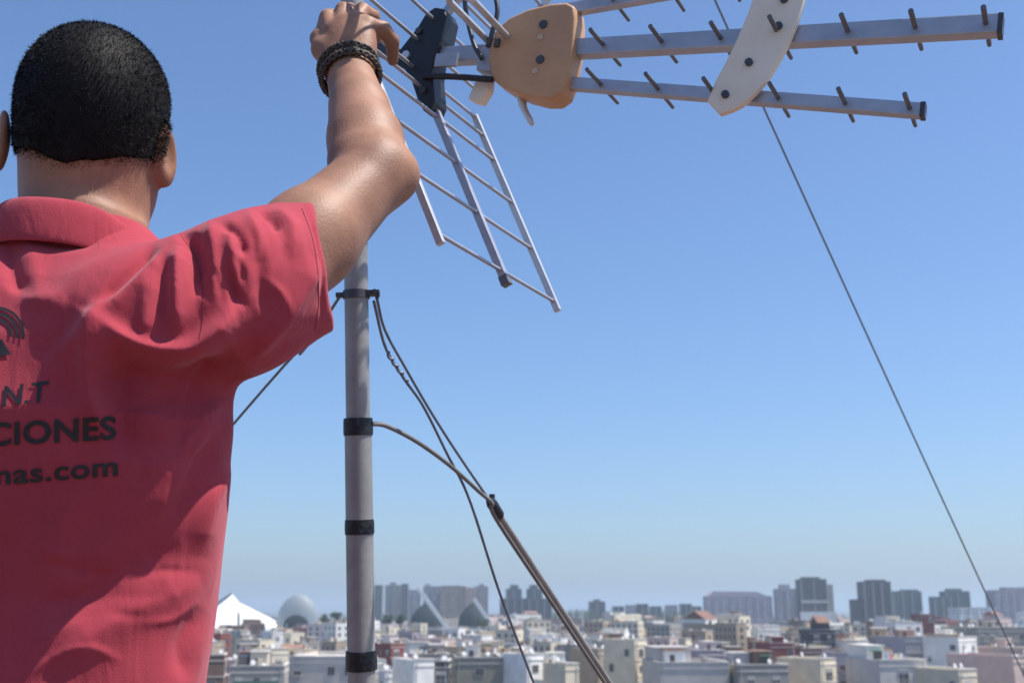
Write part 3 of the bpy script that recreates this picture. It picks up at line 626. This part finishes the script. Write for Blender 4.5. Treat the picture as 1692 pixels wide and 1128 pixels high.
# pockets: sleeve mouths, neck, hem
S.cone(HEM-sa*0.05, HEM+sa*0.09, 0.064, 0.063, 0.004, sub=True)
S.cone(hl_-la*0.05, hl_+la*0.09, 0.068, 0.066, 0.004, sub=True)
S.cone(NB+[0, 0, 0.035], NB+[0, 0.0, 0.16], 0.064, 0.075, 0.01, sub=True)
sv, sq = S.mesh(); sv = relax(sv, sq, 3, 0.5); del S
sn = vnormals(sv, sq)
px, py, pd = to_px(sv); view = (sv-CAM); view /= np.linalg.norm(view, axis=1)[:, None]; facing = np.clip(-(sn*view).sum(1)*3+0.25, 0, 1)
def seg_dist(poly):
    best = np.full(len(px), 1e9); sign = np.zeros(len(px)); tt = np.zeros(len(px)); n = len(poly)-1
    for i in range(n):
        (x0, y0), (x1, y1) = poly[i], poly[i+1]; dx, dy = x1-x0, y1-y0; L2 = dx*dx+dy*dy
        t = np.clip(((px-x0)*dx+(py-y0)*dy)/L2, 0, 1); ex, ey = px-x0-t*dx, py-y0-t*dy; dd = np.hypot(ex, ey)
        m = dd < best; best[m] = dd[m]; sign[m] = np.sign(dx*ey-dy*ex)[m]; tt[m] = (i+t[m])/n
    return best, sign, tt
def cr(poly): return [(p.x, p.y) for p in smooth_path([(x, y, 0) for x, y in poly], 5)]
disp = np.zeros(len(px))
def fold(poly, amp, wd, wd2=None, ends=0.25):
    """wd / wd2: gaussian half widths (photo px) on the two sides of the line"""
    d_, sg, t = seg_dist(cr(poly)); wd2 = wd2 or wd
    wv = np.where(sg > 0, wd, wd2); e = np.clip(np.minimum(t, 1-t)/ends+0.12, 0, 1)
    disp[:] += 1.0*amp*np.exp(-(d_/wv)**(1.55 if amp > 0 else 1.7))*e
FOLDS = [
 ([(296, 380), (318, 405), (328, 445), (322, 495)], -.011, 9, 14), ([(345, 362), (354, 420), (352, 500)], .008, 11, 14),
 ([(296, 405), (292, 470), (292, 560)], .011, 14, 16), ([(272, 420), (270, 480), (268, 540)], -.005, 9, 9), ([(250, 450), (240, 510), (238, 560)], .007, 16, 20),
 ([(262, 402), (215, 446), (160, 505)], -.010, 9, 12), ([(282, 412), (225, 470), (165, 520)], .006, 14, 16),
 ([(366, 370), (392, 392), (402, 425)], -.009, 8, 9), ([(382, 362), (384, 430), (398, 505)], .007, 11, 12),
 ([(405, 352), (424, 385), (428, 430)], .005, 10, 10), ([(425, 348), (450, 362), (462, 385)], -.007, 7, 8), ([(455, 340), (478, 375), (482, 430)], .005, 12, 12),
 ([(375, 440), (388, 480), (402, 510)], -.006, 8, 8), ([(430, 400), (430, 470), (440, 520)], -.004, 12, 12),
 ([(150, 520), (225, 566), (300, 572), (352, 545), (400, 500)], .016, 30, 11),
 ([(180, 575), (240, 625), (330, 630), (395, 590)], -.022, 50, 34),
 ([(178, 495), (145, 535), (102, 585)], .006, 12, 16), ([(140, 490), (95, 550), (60, 596)], -.003, 16, 16),
 ([(20, 395), (18, 440), (38, 500)], -.007, 14, 16), ([(50, 400), (60, 460), (80, 520)], .004, 26, 20),
 ([(60, 395), (110, 402), (160, 398)], -.005, 9, 12),
 ([(405, 604), (455, 545), (500, 480), (528, 430)], .008, 14, 22), ([(440, 590), (500, 560), (545, 545)], -.004, 16, 16),
 ([(505, 345), (524, 400), (532, 470), (530, 540)], -.0025, 5, 5), ([(480, 350), (498, 410), (505, 480)], .003, 16, 16),
 ([(388, 690), (330, 790), (262, 872)], -.005, 16, 16), ([(395, 740), (350, 830), (330, 920)], .006, 20, 20),
 ([(158, 510), (146, 580), (150, 650), (172, 730)], .013, 14, 26), ([(200, 600), (196, 670), (220, 760)], -.012, 30, 30), ([(300, 640), (300, 700), (280, 780)], -.010, 70, 70),
 ([(300, 900), (200, 950), (60, 1030)], -.006, 30, 30), ([(330, 960), (220, 1010), (80, 1090)], .008, 40, 40),
 ([(250, 640), (280, 760), (260, 880)], .004, 26, 30), ([(120, 800), (100, 900), (110, 1000)], .004, 36, 36), ([(330, 1000), (300, 1060), (310, 1128)], -.005, 16, 18),
 ([(0, 470), (60, 500), (110, 490)], .004, 16, 16),
]
fr = random.Random(5)
for i_ in range(34):                                   # small creases fanning from the shoulder and the armpit
    if i_ < 14: ox, oy, an, ln = fr.uniform(290, 470), fr.uniform(360, 470), math.radians(fr.uniform(60, 110)), fr.uniform(35, 90)
    elif i_ < 24: ox, oy, an, ln = fr.uniform(360, 400), fr.uniform(600, 720), math.radians(fr.uniform(125, 165)), fr.uniform(60, 150)
    else: ox, oy, an, ln = fr.uniform(20, 330), fr.uniform(880, 1100), math.radians(fr.uniform(140, 200)), fr.uniform(60, 160)
    bend = fr.uniform(-.18, .18)*ln; cx_, cy_ = ox+math.cos(an)*ln*.5-math.sin(an)*bend, oy+math.sin(an)*ln*.5+math.cos(an)*bend
    FOLDS.append(([(ox, oy), (cx_, cy_), (ox+math.cos(an)*ln, oy+math.sin(an)*ln)], fr.choice([-1, 1])*fr.uniform(.0016, .0036), fr.uniform(6, 9), fr.uniform(6, 11), .4))
for f_ in FOLDS: fold(*f_)
wobble = (np.sin(sv[:, 0]*55+sv[:, 2]*31)*np.sin(sv[:, 2]*47-sv[:, 1]*38+1.3)+0.6*np.sin(sv[:, 0]*103-sv[:, 2]*77+sv[:, 1]*60))*0.0009
sv = sv+sn*(disp*facing+wobble)[:, None]
sv = relax(sv, sq, 2, 0.5)
M_shirt = mat('red_cotton_pique', (0.375, 0.057, 0.077), 0.9, col2=(0.322, 0.043, 0.060), scale=7, bump=0.25, bscale=700, sheen=0.22, spec=0.06, bdist=0.0015)
MATS['red_cotton_pique'].node_tree.nodes['Principled BSDF'].inputs['Sheen Tint'].default_value = (1.0, 0.62, 0.72, 1)
_t = M_shirt.node_tree; _b = _t.nodes['Principled BSDF']; _bp = [n for n in _t.nodes if n.type == 'BUMP'][0]
_tc = _t.nodes['Texture Coordinate']; _mp = _t.nodes.new('ShaderNodeMapping'); _mp.inputs['Rotation'].default_value = (0, .6, .3); _mp.inputs['Scale'].default_value = (34, 20, 11)
_n = _t.nodes.new('ShaderNodeTexNoise'); _n.inputs['Scale'].default_value = 1; _n.inputs['Detail'].default_value = 3; _n.inputs['Distortion'].default_value = .8
_b2 = _t.nodes.new('ShaderNodeBump'); _b2.inputs['Strength'].default_value = .35; _b2.inputs['Distance'].default_value = .008
_t.links.new(_tc.outputs['Object'], _mp.inputs[0]); _t.links.new(_mp.outputs[0], _n.inputs['Vector']); _t.links.new(_n.outputs[0], _b2.inputs['Height']); _t.links.new(_b2.outputs[0], _bp.inputs['Normal'])
shirt = link('shirt', np_mesh('shirt', sv-PO, sq), person, [M_shirt])
bvh = BVHTree.FromPolygons([V(p) for p in sv], [tuple(int(i) for i in f) for f in sq])
# collar: a folded-down band round the neck
cv, cf = [], []
prof = [(-.002, -.020), (-.001, .012), (.002, .021), (.009, .0225), (.014, .015), (.017, -.004), (.0185, -.026), (.0150, -.027), (.0135, -.008), (.010, .008), (.006, -.010)]
nth = 72; ccx, ccy = -0.4485, 1.118
for i in range(nth):
    th = 2*math.pi*i/nth; c, s = math.cos(th), math.sin(th)
    zc = 1.514 - 0.045*(s*0.5+0.5) - 0.004*c + 0.0012*math.sin(5*th)
    for (r, h) in prof:
        R_ = r*(1.0 + 0.15*math.sin(3*th+.5))
        cv.append((ccx+(0.0685+R_)*c, ccy+(0.0665+R_)*s, zc+h))
m_ = len(prof)
for i in range(nth):
    for j in range(m_): cf.append((i*m_+j, ((i+1) % nth)*m_+j, ((i+1) % nth)*m_+(j+1) % m_, i*m_+(j+1) % m_))
cvn = np.array(cv); collar = link('collar', np_mesh('collar', cvn-PO, np.array(cf)), shirt, [M_shirt])
cm = collar.modifiers.new('s', 'SUBSURF'); cm.levels = 2; cm.render_levels = 2
# stitched hem of the raised sleeve and armhole seam
def stitch(pts, name, r_=.0005):
    out = []
    for x_, y_ in cr(pts):
        h_ = bvh.ray_cast(V(CAM), V(ray(x_, y_)).normalized())
        if h_[0] is not None: out.append(h_[0]+h_[1]*.0002)
    t = MB(PO); t.tube(out, r_, 6); return t.build(name, mat('dark_red_thread', (0.22, 0.024, 0.036), .9), shirt)
stitch([(298, 388), (322, 425), (334, 470), (336, 520), (330, 560)], 'armhole_seam', .0004)
stitch([(499, 345), (515, 390), (524, 440), (526, 500), (520, 545)], 'hem_stitching')
# printed lettering and emblem, laid on the cloth
M_print = mat('black_print', (0.016, 0.013, 0.016), 0.6, noise=0.4, scale=120)
def lay(name, polys_v, polys_f, parent):
    vs_, fs_ = [], []
    for p in polys_v:
        r_ = V(ray(p[0], p[1])).normalized(); h_ = bvh.ray_cast(V(CAM), r_)
        q_ = (h_[0]+h_[1]*0.0005-r_*0.0007) if h_[0] is not None else V(P(p[0], p[1], 1.1))
        vs_.append(q_-V(PO))
    me = bpy.data.meshes.new(name); me.from_pydata([tuple(v) for v in vs_], [], polys_f); me.update()
    return link(name, me, parent, [M_print])
def text(body_, x0, y0, size, tilt, stretch, shear=0.0, bold=0.02, space=1.0):
    cu = bpy.data.curves.new('t', 'FONT'); cu.body = body_; cu.size = 1; cu.offset = bold; cu.resolution_u = 6; cu.space_character = space; cu.shear = shear
    o = bpy.data.objects.new('t', cu); COL.objects.link(o); dg = bpy.context.evaluated_depsgraph_get()
    me = bpy.data.meshes.new_from_object(o.evaluated_get(dg)); bpy.data.objects.remove(o)
    bm = bmesh.new(); bm.from_mesh(me); bmesh.ops.triangulate(bm, faces=bm.faces)
    for _ in range(6):
        lg = [e for e in bm.edges if e.calc_length() > 0.035]
        if lg: bmesh.ops.subdivide_edges(bm, edges=lg, cuts=1); bmesh.ops.triangulate(bm, faces=bm.faces)
    vs_ = []
    for v in bm.verts:
        a, b = v.co.x*size*stretch, v.co.y*size; c, s = math.cos(tilt), math.sin(tilt)
        vs_.append((x0+a*c-b*s*-1*0, y0-b*c-a*s))
    bm.verts.index_update(); fs_ = [tuple(v.index for v in f.verts) for f in bm.faces]; bm.free()
    return lay('lettering', vs_, fs_, shirt)
text('N.T', 1, 672, 48, math.radians(7), 1.0, 0.12, 0.018, 1.0)
text('CIONES', -22, 736, 52, math.radians(3.2), 1.13, 0.0, 0.028, 1.05)
text('nas.com', -10, 801, 46, math.radians(4.6), 1.30, 0.0, 0.022, 1.06)
ev, ef = [], []
for r0, r1 in ((20, 25), (30, 35), (40, 45)):
    b0_ = len(ev); n_ = 40
    for k in range(n_+1):
        a = math.radians(-12+ 112*k/n_); ev += [(-4+r0*math.cos(a), 552-r0*math.sin(a)), (-4+r1*math.cos(a), 552-r1*math.sin(a))]
    ef += [(b0_+2*k, b0_+2*k+1, b0_+2*k+3, b0_+2*k+2) for k in range(n_)]
b0_ = len(ev); ev += [(-26, 590), (-4, 562), (3, 560), (18, 586), (4, 588)]; ef += [(b0_, b0_+1, b0_+4), (b0_+1, b0_+2, b0_+4), (b0_+2, b0_+3, b0_+4)]
lay('printed_emblem', ev, ef, shirt)

# ---- trousers and shoes (below the picture)
T = Grid((-0.72, 0.86, 0.03), (-0.20, 1.42, 0.95), 0.006)
T.loft([0.80, 0.86, 0.93], [-.467]*3, [1.105, 1.11, 1.115], [.172, .172, .168], [.126, .12, .112], 0.02)
for s in (-1, 1):
    hx = -0.467+s*0.088
    T.cone((hx, 1.11, 0.83), (hx+s*.012, 1.12, 0.48), 0.095, 0.072, 0.04); T.cone((hx+s*.012, 1.12, 0.48), (hx+s*.02, 1.10, 0.09), 0.072, 0.058, 0.02)
tv, tq = T.mesh(); tv = relax(tv, tq, 3); del T
link('trousers', np_mesh('trousers', tv-PO, tq), person, [mat('denim', (0.04, 0.06, 0.11), 0.9, noise=0.4, scale=30)])
for s in (-1, 1):
    F_ = Grid((-0.467+s*.108-.07, 1.0, 0), (-0.467+s*.108+.07, 1.36, 0.16), 0.005); hx = -0.467+s*.108
    F_.cone((hx, 1.07, .055), (hx+s*.012, 1.27, .035), .046, .040, .02, cut=[((0, 0, .006), (0, 0, -1))]); F_.cone((hx, 1.09, .07), (hx, 1.10, .12), .045, .046, .02)
    fv, fq = F_.mesh(); fv = relax(fv, fq, 2)
    link('shoe', np_mesh('shoe', fv-PO-[0, 0, .006], fq), person, [mat('shoe_leather', (0.05, 0.045, 0.04), 0.6)])

# ---- braided bracelet
M_leather = mat('brown_leather_cord', (0.07, 0.052, 0.04), 0.6, noise=0.5, scale=150, bump=0.5, bscale=500, bdist=0.002)
fa = V(WR-ER).normalized(); near = (V(CAM)-V(WR)); near = (near-fa*near.dot(fa)).normalized(); side = fa.cross(near)
brc = None
bm_ = MB(PO); 
def ringpt(t, off, rad): return V(WR)+fa*off+(near*math.cos(t)+side*math.sin(t)*1.06)*rad
bm_.tube([ringpt(2*math.pi*k/48, -.004+.0015*math.sin(2*math.pi*k/48*2), 0.0335) for k in range(49)], .0024, 8, cap=False)
brc = bm_.build('bracelet', M_leather, person)
for st in range(3):
    for base, amp in ((-.013, .0032), (.007, .0032)):
        b2 = MB(PO); pts = []
        for k in range(97):
            t = 2*math.pi*k/96; ph = t*9+st*2*math.pi/3
            pts.append(ringpt(t, base+amp*math.sin(ph), .0352+.0020*math.cos(2*ph)))
        b2.tube(pts, .0023, 7, cap=False); b2.build('strand', M_leather, brc)
# ================================================================== MAST, ANTENNA, STAYS
M_galv = mat('galvanised_steel', (0.34, 0.335, 0.33), 0.5, metal=0.35, col2=(0.25, 0.24, 0.23), scale=16, bump=0.05, bscale=90)
M_alu = mat('dull_aluminium', (0.46, 0.47, 0.52), 0.45, metal=0.65, noise=0.2, scale=30)
M_alub = mat('bright_aluminium', (0.66, 0.67, 0.68), 0.4, metal=0.6, noise=0.15, scale=30)
M_dark = mat('dark_steel', (0.075, 0.08, 0.095), 0.5, metal=0.3, noise=0.3, scale=40)
M_rodg = mat('grey_rod', (0.17, 0.18, 0.20), 0.5, metal=0.4, noise=0.3, scale=40)
M_blackp = mat('black_plastic', (0.016, 0.018, 0.026), 0.42, noise=0.3, scale=50)
M_tape = mat('black_tape', (0.012, 0.013, 0.018), 0.5, noise=0.4, scale=60, bump=0.3, bscale=120)
M_orange = mat('weathered_orange_plastic', (0.56, 0.33, 0.17), 0.5, col2=(0.46, 0.26, 0.14), scale=14, bump=0.05, bscale=60)
M_white = mat('yellowed_white_plastic', (0.82, 0.76, 0.64), 0.5, col2=(0.74, 0.66, 0.52), scale=12)
M_wire = mat('stay_wire', (0.14, 0.165, 0.21), 0.5, metal=0.3)
M_coax = mat('grey_coax', (0.17, 0.165, 0.16), 0.6, noise=0.3, scale=40)

# ---- mast
mt_ = P(583, 50, 1.745); mb_ = P(597.5, 1128, 1.635); md = (mt_-mb_)/np.linalg.norm(mt_-mb_)
def mast_z(z): return V(mb_+md*((z-mb_[2])/md[2]))
def mast_py(y):
    lo, hi = 0.2, 3.9
    for _ in range(40):
        m = (lo+hi)/2
        if to_px(np.array(mast_z(m)))[1] > y: lo = m
        else: hi = m
    return mast_z(m)
MO = mast_z(0.0)
mast = empty('antenna_mast', MO); tag(mast, 'tall grey steel antenna mast with black taped joints beside the man', 'mast')
lo_, hi_ = 2.2, 6.0                              # mast height: its head lies on the line of the long guy wire
for _ in range(40):
    TOPZ = (lo_+hi_)/2; q_ = to_px(np.array(mast_z(TOPZ)))
    if q_[1] > 985+(q_[0]-1637)*2.192: lo_ = TOPZ
    else: hi_ = TOPZ
TOPZ += .03
j1, j2, j3, j4 = [mast_py(y) for y in (487, 705, 870, 1090)]
def tube(name, a, b, r, m, n=28):
    t = MB(MO); t.tube([a, a.lerp(b, .5), b], r, n, 0); return t.build(name, m, mast)
tube('lower_tube', mast_z(0.012), j2, .0198, M_galv); tube('upper_tube', j2-V(md)*.02, mast_z(2.9), .0176, M_galv); tube('top_tube', mast_z(2.88), mast_z(TOPZ), .0150, M_galv)
for j, r, hh in ((j2, .0213, .0125), (j3, .0210, .0105), (j4, .0222, .0135)):
    t = MB(MO); u = V(md); t.tube([j-u*hh, j-u*hh*.55, j+u*hh*.5, j+u*hh], [r, r*1.02, r*1.015, r*.99], 26); t.build('taped_joint', M_tape, mast)
t = MB(MO); t.tube([mast_z(0), mast_z(.012)], .09, 24, smooth=False); t.tube([mast_z(.012), mast_z(.09)], .026, 20); t.build('foot', M_dark, mast)
t = MB(MO); t.tube([mast_z(TOPZ), mast_z(TOPZ+.02)], .017, 20); t.build('cap', M_blackp, mast)
t = MB(MO); u = V(md); t.tube([j1-u*.006, j1+u*.006], .0200, 24); rt = (u.cross(V((0, 1, 0)))).normalized() ; rt = rt if rt.x > 0 else -rt
t.obox(j1+rt*.022-V((0, .006, 0)), rt*.013, V((0, .007, 0)), u*.0035); t.obox(j1-rt*.022, rt*.008, V((0, .005, 0)), u*.003); ring = t.build('stay_collar', M_dark, mast)
t = MB(MO); t.tube([j1+rt*.029-V((0, .02, 0)), j1+rt*.029+V((0, .02, 0))], .003, 8); t.build('bolt', M_dark, ring)

# ---- antenna (everything along the beam lies in one upright plane)
BA = P(702, 96, 1.685); BE = P(1652, 44, 1.332)
bdir = (BE-BA)/np.linalg.norm(BE-BA); bh = np.array([bdir[0], bdir[1], 0]); bh /= np.linalg.norm(bh)
el = np.array([-bh[1], bh[0], 0])              # rods run this way, away from the viewer to the right
bup = np.cross(bdir, el); bup = bup if bup[2] > 0 else -bup
def PV(x, y, off=0.0):
    r = ray(x, y); return CAM + r*(((BA+el*off-CAM)@el)/(r@el))
AO = V(PV(590, 98))
ant = empty('television_antenna', AO); tag(ant, 'three boom television antenna with orange housing and rod reflector at the mast head', 'antenna')
def bar(name, a, b, wd, hg, m, bevel=.0015, parent=ant, up=(0, 0, 1)):
    t = MB(AO); t.bar(V(a), V(b), wd, hg, up); return t.build(name, m, parent, bevel)
B1 = bar('boom', BA-bdir*.015, PV(1653, 43), .020, .0235, M_alu)
L0, L1 = PV(900, 136), PV(1524, 184); bar('boom', L0, L1, .015, .0165, M_alu)
U0, U1 = PV(915, 22), PV(1540, -90); bar('boom', U0, U1, .015, .0165, M_alu)
for e_, hh, ww in ((BE, .0118, .0100), (L1, .0083, .0076), (U1, .0083, .0076)):
    t = MB(AO); t.obox(V(e_)+V(bdir)*.001, V(bdir)*.003, V(el)*(ww+.0008), V(bup)*(hh+.0008)); t.build('end_cap', M_dark, ant, .001)
def on(a, b, x):                                 # point of line ab seen at photo column x
    lo, hi = 0.0, 1.0
    for _ in range(40):
        m = (lo+hi)/2
        if to_px(a+(b-a)*m)[0] < x: lo = m
        else: hi = m
    return a+(b-a)*m
def rod(c, h, r=.0027, m=M_rodg, name='director_rod', lift=.0):
    t = MB(AO); c = V(c)+V(bup)*lift; t.tube([c-V(el)*h, c-V(el)*(h-.004), c+V(el)*(h-.004), c+V(el)*h], [r*1.15, r*1.2, r*1.05, r], 10); return t.build(name, m, ant)
CE = PV(1653, 43)
for x, h in ((1001, .056), (1097, .055), (1194, .054), (1290, .060), (1403, .053), (1514, .052), (1630, .050)): rod(on(BA, CE, x), h)
for x, h in ((996, .057), (1090, .056), (1182, .054), (1288, .053), (1398, .051), (1504, .049)): rod(on(L0, L1, x), h, .0025)
for x, h in ((1016, .055), (1110, .054), (1205, .053), (1310, .052), (1420, .050), (1525, .048)): rod(on(U0, U1, x), h, .0025)
# orange housing
hp = [(806, 100), (810, 70), (820, 48), (840, 30), (872, 15), (910, 6), (936, 4), (948, 10), (950, 30), (946, 80), (938, 128), (928, 152), (912, 163), (890, 163), (862, 156), (832, 144), (812, 130)]
t = MB(AO); prism(t, [PV(x, y, -.022) for x, y in hp], V(el)*.040); hs = t.build('housing', M_orange, ant, .0045, 3)
hs.data.polygons.foreach_set('use_smooth', [True]*len(hs.data.polygons))
for x, y in ((898, 41), (893, 99)):
    c = V(PV(x, y, -.022)); t = MB(AO); t.tube([c-V(el)*.002, c+V(el)*.004], .0062, 14); t.build('screw', M_dark, hs)
for x, y in ((893, 62), (884, 118)):
    c = V(PV(x, y, -.0225)); t = MB(AO); t.tube([c-V(el)*.0012, c+V(el)*.004], .0042, 12); t.build('rivet', mat('tan_rivet', (.55, .40, .27), .5), hs)
c = V(PV(822, 72, -.0225)); t = MB(AO); t.obox(c, V(bdir)*.004, V(el)*.004, V(bup)*.006); t.build('latch', M_dark, hs, .001)
t = MB(AO); prism(t, [PV(x, y, -.014) for x, y in [(790, 84), (812, 66), (812, 118), (786, 116)]], V(el)*.028); t.build('housing_neck', M_alu, hs, .003)
# curved white brace between the booms
ctr = [(1178, 178), (1204, 153), (1234, 114), (1260, 66), (1280, 18), (1294, -30), (1300, -70), (1298, -100)]
wid = [15, 30, 37, 40, 41, 40, 34, 20]
cl = [p for p in smooth_path([(x, y, 0) for x, y in ctr], 4)]; wl = np.interp(np.linspace(0, 1, len(cl)), np.linspace(0, 1, len(wid)), wid)
Lp, Rp = [], []
for i, p in enumerate(cl):
    tn = (cl[min(i+1, len(cl)-1)]-cl[max(i-1, 0)]).normalized(); nrm = V((-tn.y, tn.x, 0))
    Lp.append((p.x-nrm.x*wl[i], p.y-nrm.y*wl[i])); Rp.append((p.x+nrm.x*wl[i], p.y+nrm.y*wl[i]))
poly = Lp+Rp[::-1]
t = MB(AO); prism(t, [PV(x, y, -.0235) for x, y in poly], V(el)*.011); bc = t.build('curved_brace', M_white, ant, .0025, 2)
for x, y in ((1287, 44), (1238, 104), (1199, 157), (1296, 0)):
    c = V(PV(x, y, -.0235)); t = MB(AO); t.tube([c-V(el)*.004, c+V(el)*.012], .0050, 12); t.build('screw', M_dark, bc)
# rod reflector: two rod grids opening forward from the hinge
ra, rb = PV(690, 112), PV(835, 464)
def grid(a, b, bright):
    a, b = np.array(a), np.array(b); dd = (b-a)/np.linalg.norm(b-a)
    bar('spine', a-dd*.01, b+dd*.004, .011, .011, M_alu, .001, up=tuple(el))
    t = MB(AO); t.obox(V(b), V(dd)*.007, V(el)*.0064, V(np.cross(dd, el))*.0064); t.build('spine_cap', M_rodg, ant, .001)
    for s in (-1, 1):
        off = el*(.178*s); a2 = a+off+dd*.004; b2 = b+off*1.0
        bar('edge_bar', a2, b2, .010, .0085, M_alub, .001, up=tuple(el))
    for tt in (0.02, .12, .25, .47, .70, .955):
        c = V(a+(b-a)*tt)-V(np.cross(dd, el))*0.0; t = MB(AO); t.tube([c-V(el)*.178, c+V(el)*.178], .0027, 8); t.build('reflector_rod', M_alu, ant)
grid(ra, rb, True)
def mirror(p):
    q = p-BA; return BA + bdir*(q@bdir) + el*(q@el) - bup*(q@bup)
grid(mirror(ra), mirror(rb), False)
hg_ = [(652, 96), (660, 82), (690, 44), (703, 22), (718, 12), (733, 14), (738, 26), (730, 62), (718, 92), (714, 122), (718, 166), (712, 180), (700, 184), (692, 172), (680, 136), (668, 114), (655, 106)]
t = MB(AO); prism(t, [PV(x, y, -.019) for x, y in hg_], V(el)*.038); hinge = t.build('hinge_bracket', M_blackp, ant, .003, 3)
for x, y, r, m in ((672, 92, .0062, M_alub), (693, 52, .005, M_dark), (700, 150, .005, M_dark)):
    c = V(PV(x, y, -.019)); t = MB(AO); t.tube([c-V(el)*.004, c+V(el)*.01], r, 12); t.build('bolt', m, hinge)
t = MB(AO); t.obox(V(PV(738, 100, -.02)), V(bdir)*.018, V(el)*.003, V(bup)*.010); t.build('boom_sleeve', M_alu, hinge, .001)
# folded dipole, its leads and the feed cable
DC = V(PV(852, 74)); bd, e3, up3 = V(bdir), V(el), V(bup)
loop = []
for k in range(13):
    a = math.pi/2+math.pi*k/12; loop.append(DC+bd*(-.020+.0175*math.sin(a)) + e3*(-.125+.0175*math.cos(a))+up3*.004)
loop = loop
far = [DC+bd*(-.020-.0175*math.cos(math.pi*k/12)) + e3*(.118+.0175*math.sin(math.pi*k/12))-up3*.002 for k in range(13)]
t = MB(AO); t.tube(loop+far+[loop[0]], .0048, 10, cap=False); t.build('dipole', M_alub, ant)
for pts, r, m, nm in (([(768, -18), (770, 20), (782, 70), (796, 98)], .0034, M_dark, 'feed_lead'), ([(818, -10), (822, 20), (814, 52), (806, 78)], .0036, M_dark, 'feed_lead'), ([(700, 126), (750, 127), (814, 132)], .0046, M_blackp, 'feed_cable')):
    t = MB(AO); t.tube(smooth_path([PV(x, y, -.022) for x, y in pts], 8), r, 9); t.build(nm, m, ant)
t = MB(AO); prism(t, [PV(x, y, -.01) for x, y in [(773, 163), (788, 128), (808, 124), (806, 146), (792, 168)]], V(el)*.02); t.build('cable_clip', M_white, ant, .002)
t = MB(AO); t.tube(smooth_path([PV(858, 150, .01), PV(866, 180, .01), PV(880, 206, .01)], 5), [.006]*5+[.005]*5+[.003], 9); t.build('tuning_stub', M_alub, ant)
# clamp between mast and hinge (held by the hand)
mc = V(mast_py(70)); a_ = V(PV(668, 100)); 
t = MB(AO); t.bar(a_, mc+V((.014, -.01, 0)), .018, .022); clampb = t.build('mast_clamp', M_dark, ant, .002)
t = MB(AO); t.obox(mc, V((.030, 0, 0)), V((0, .026, 0)), V(md)*.022); t.build('clamp_jaw', M_dark, clampb, .004)
for s in (-1, 1):
    t = MB(AO); c = mc+V(md)*.012*s; t.tube([c+V((-.024, -.04, 0)), c+V((-.024, .04, 0))], .004, 8); t.build('bolt', M_galv, clampb)

# ---- stays, cables
def wire(name, pts, r, m, label, cat, n=10, seg=10):
    pts = [V(p) for p in pts]; t = MB(pts[-1]); t.tube(smooth_path(pts, seg), r, n); o = t.build(name, m); o.location = pts[-1]; return tag(o, label, cat)
def to_deck(a, b):                                # extend a->b down to the terrace
    a, b = np.array(a), np.array(b); return b+(b-a)*(b[2]/(a[2]-b[2]))
top = mast_z(TOPZ-.03)
pt = P(1637, 985, 4.05); pe = to_deck(np.array(top), pt); gt = np.array(top)
wire('guy_wire', [gt+(pe-gt)*u_+np.array([0, 0, -.035*math.sin(math.pi*u_)]) for u_ in (0, .15, .3, .45, .6, .75, .9, 1)], .0026, M_wire, 'thin dark guy wire crossing the sky from top centre down to the right', 'wire')
j = np.array(j1)
l1 = P(398, 686, 1.98); e1 = to_deck(np.array(j1)-[.02, 0, 0], l1)
wire('guy_wire', [np.array(j1)-[.024, 0, .002], P(500, 580, 1.84), l1, (l1+e1)/2, e1], .0023, M_wire, 'thin guy wire running left from the mast collar behind the man', 'wire')
b1, b2 = P(740, 752, 1.86), P(882, 1128, 2.08); e2 = to_deck(b1, b2)
wire('guy_wire', [np.array(j1)+[.026, 0, -.010], P(637, 574, 1.765), P(668, 626, 1.79), P(700, 672, 1.82), b1, P(776, 826, 1.9), P(826, 980, 1.98), b2, e2], .0023, M_wire, 'steeper of the two guy wires going down right of the mast', 'wire')
fit = P(813, 832, 1.92)
# upper stay to the black fitting, with a twisted tail of wire at its top
wa = [np.array(j1)+[.030, 0, -.004], P(636, 545, 1.76), P(668, 604, 1.785), P(712, 680, 1.82), P(760, 755, 1.87), fit]
gw = wire('guy_wire', wa, .0023, M_wire, 'guy wire from the mast collar down to the black fitting', 'wire')
t = MB(fit); pth = smooth_path([P(640, 582, 1.766), P(655, 604, 1.776), P(672, 628, 1.79)], 14); pp = []
for i, p in enumerate(pth): a = i*.9; pp.append(p+V((math.cos(a)*.0026, 0, math.sin(a)*.0026)))
t.tube(pp, .0022, 7); t.build('twisted_tail', M_wire, gw)
e3_ = to_deck(fit, P(1008, 1128, 2.20)); dirc = V(e3_-fit).normalized()
cb = [np.array(j2)+[.020, -.004, .004], P(640, 704, 1.70), P(690, 730, 1.75), P(745, 770, 1.83), P(792, 812, 1.90), fit-np.array([0, .012, 0])]
low = [V(fit)+dirc*s_+V((-.006, -.010, -.006)) for s_ in (.03, .25, .6, 1.0, 1.5)]
cab = wire('coaxial_cable', cb+low+[V(e3_)+V((-.01, -.012, 0))], .0035, M_coax, 'grey cable leaving the taped mast joint and curving down to the right', 'cable')
t = MB(V(e3_)); t.tube([V(fit)+dirc*.02, V(e3_)], .0052, 12); st = t.build('stay_rod', M_galv); st.location = V(e3_); tag(st, 'straight grey stay rod slanting down from the black fitting', 'rod')
t = MB(V(e3_)); t.tube([V(fit)-dirc*.012, V(fit)+dirc*.0, V(fit)+dirc*.028, V(fit)+dirc*.034], [.006, .0098, .0090, .006], 12); t.tube([V(fit), V(fit)+V((0, 0, .016))], .005, 10); t.build('black_fitting', M_blackp, st)
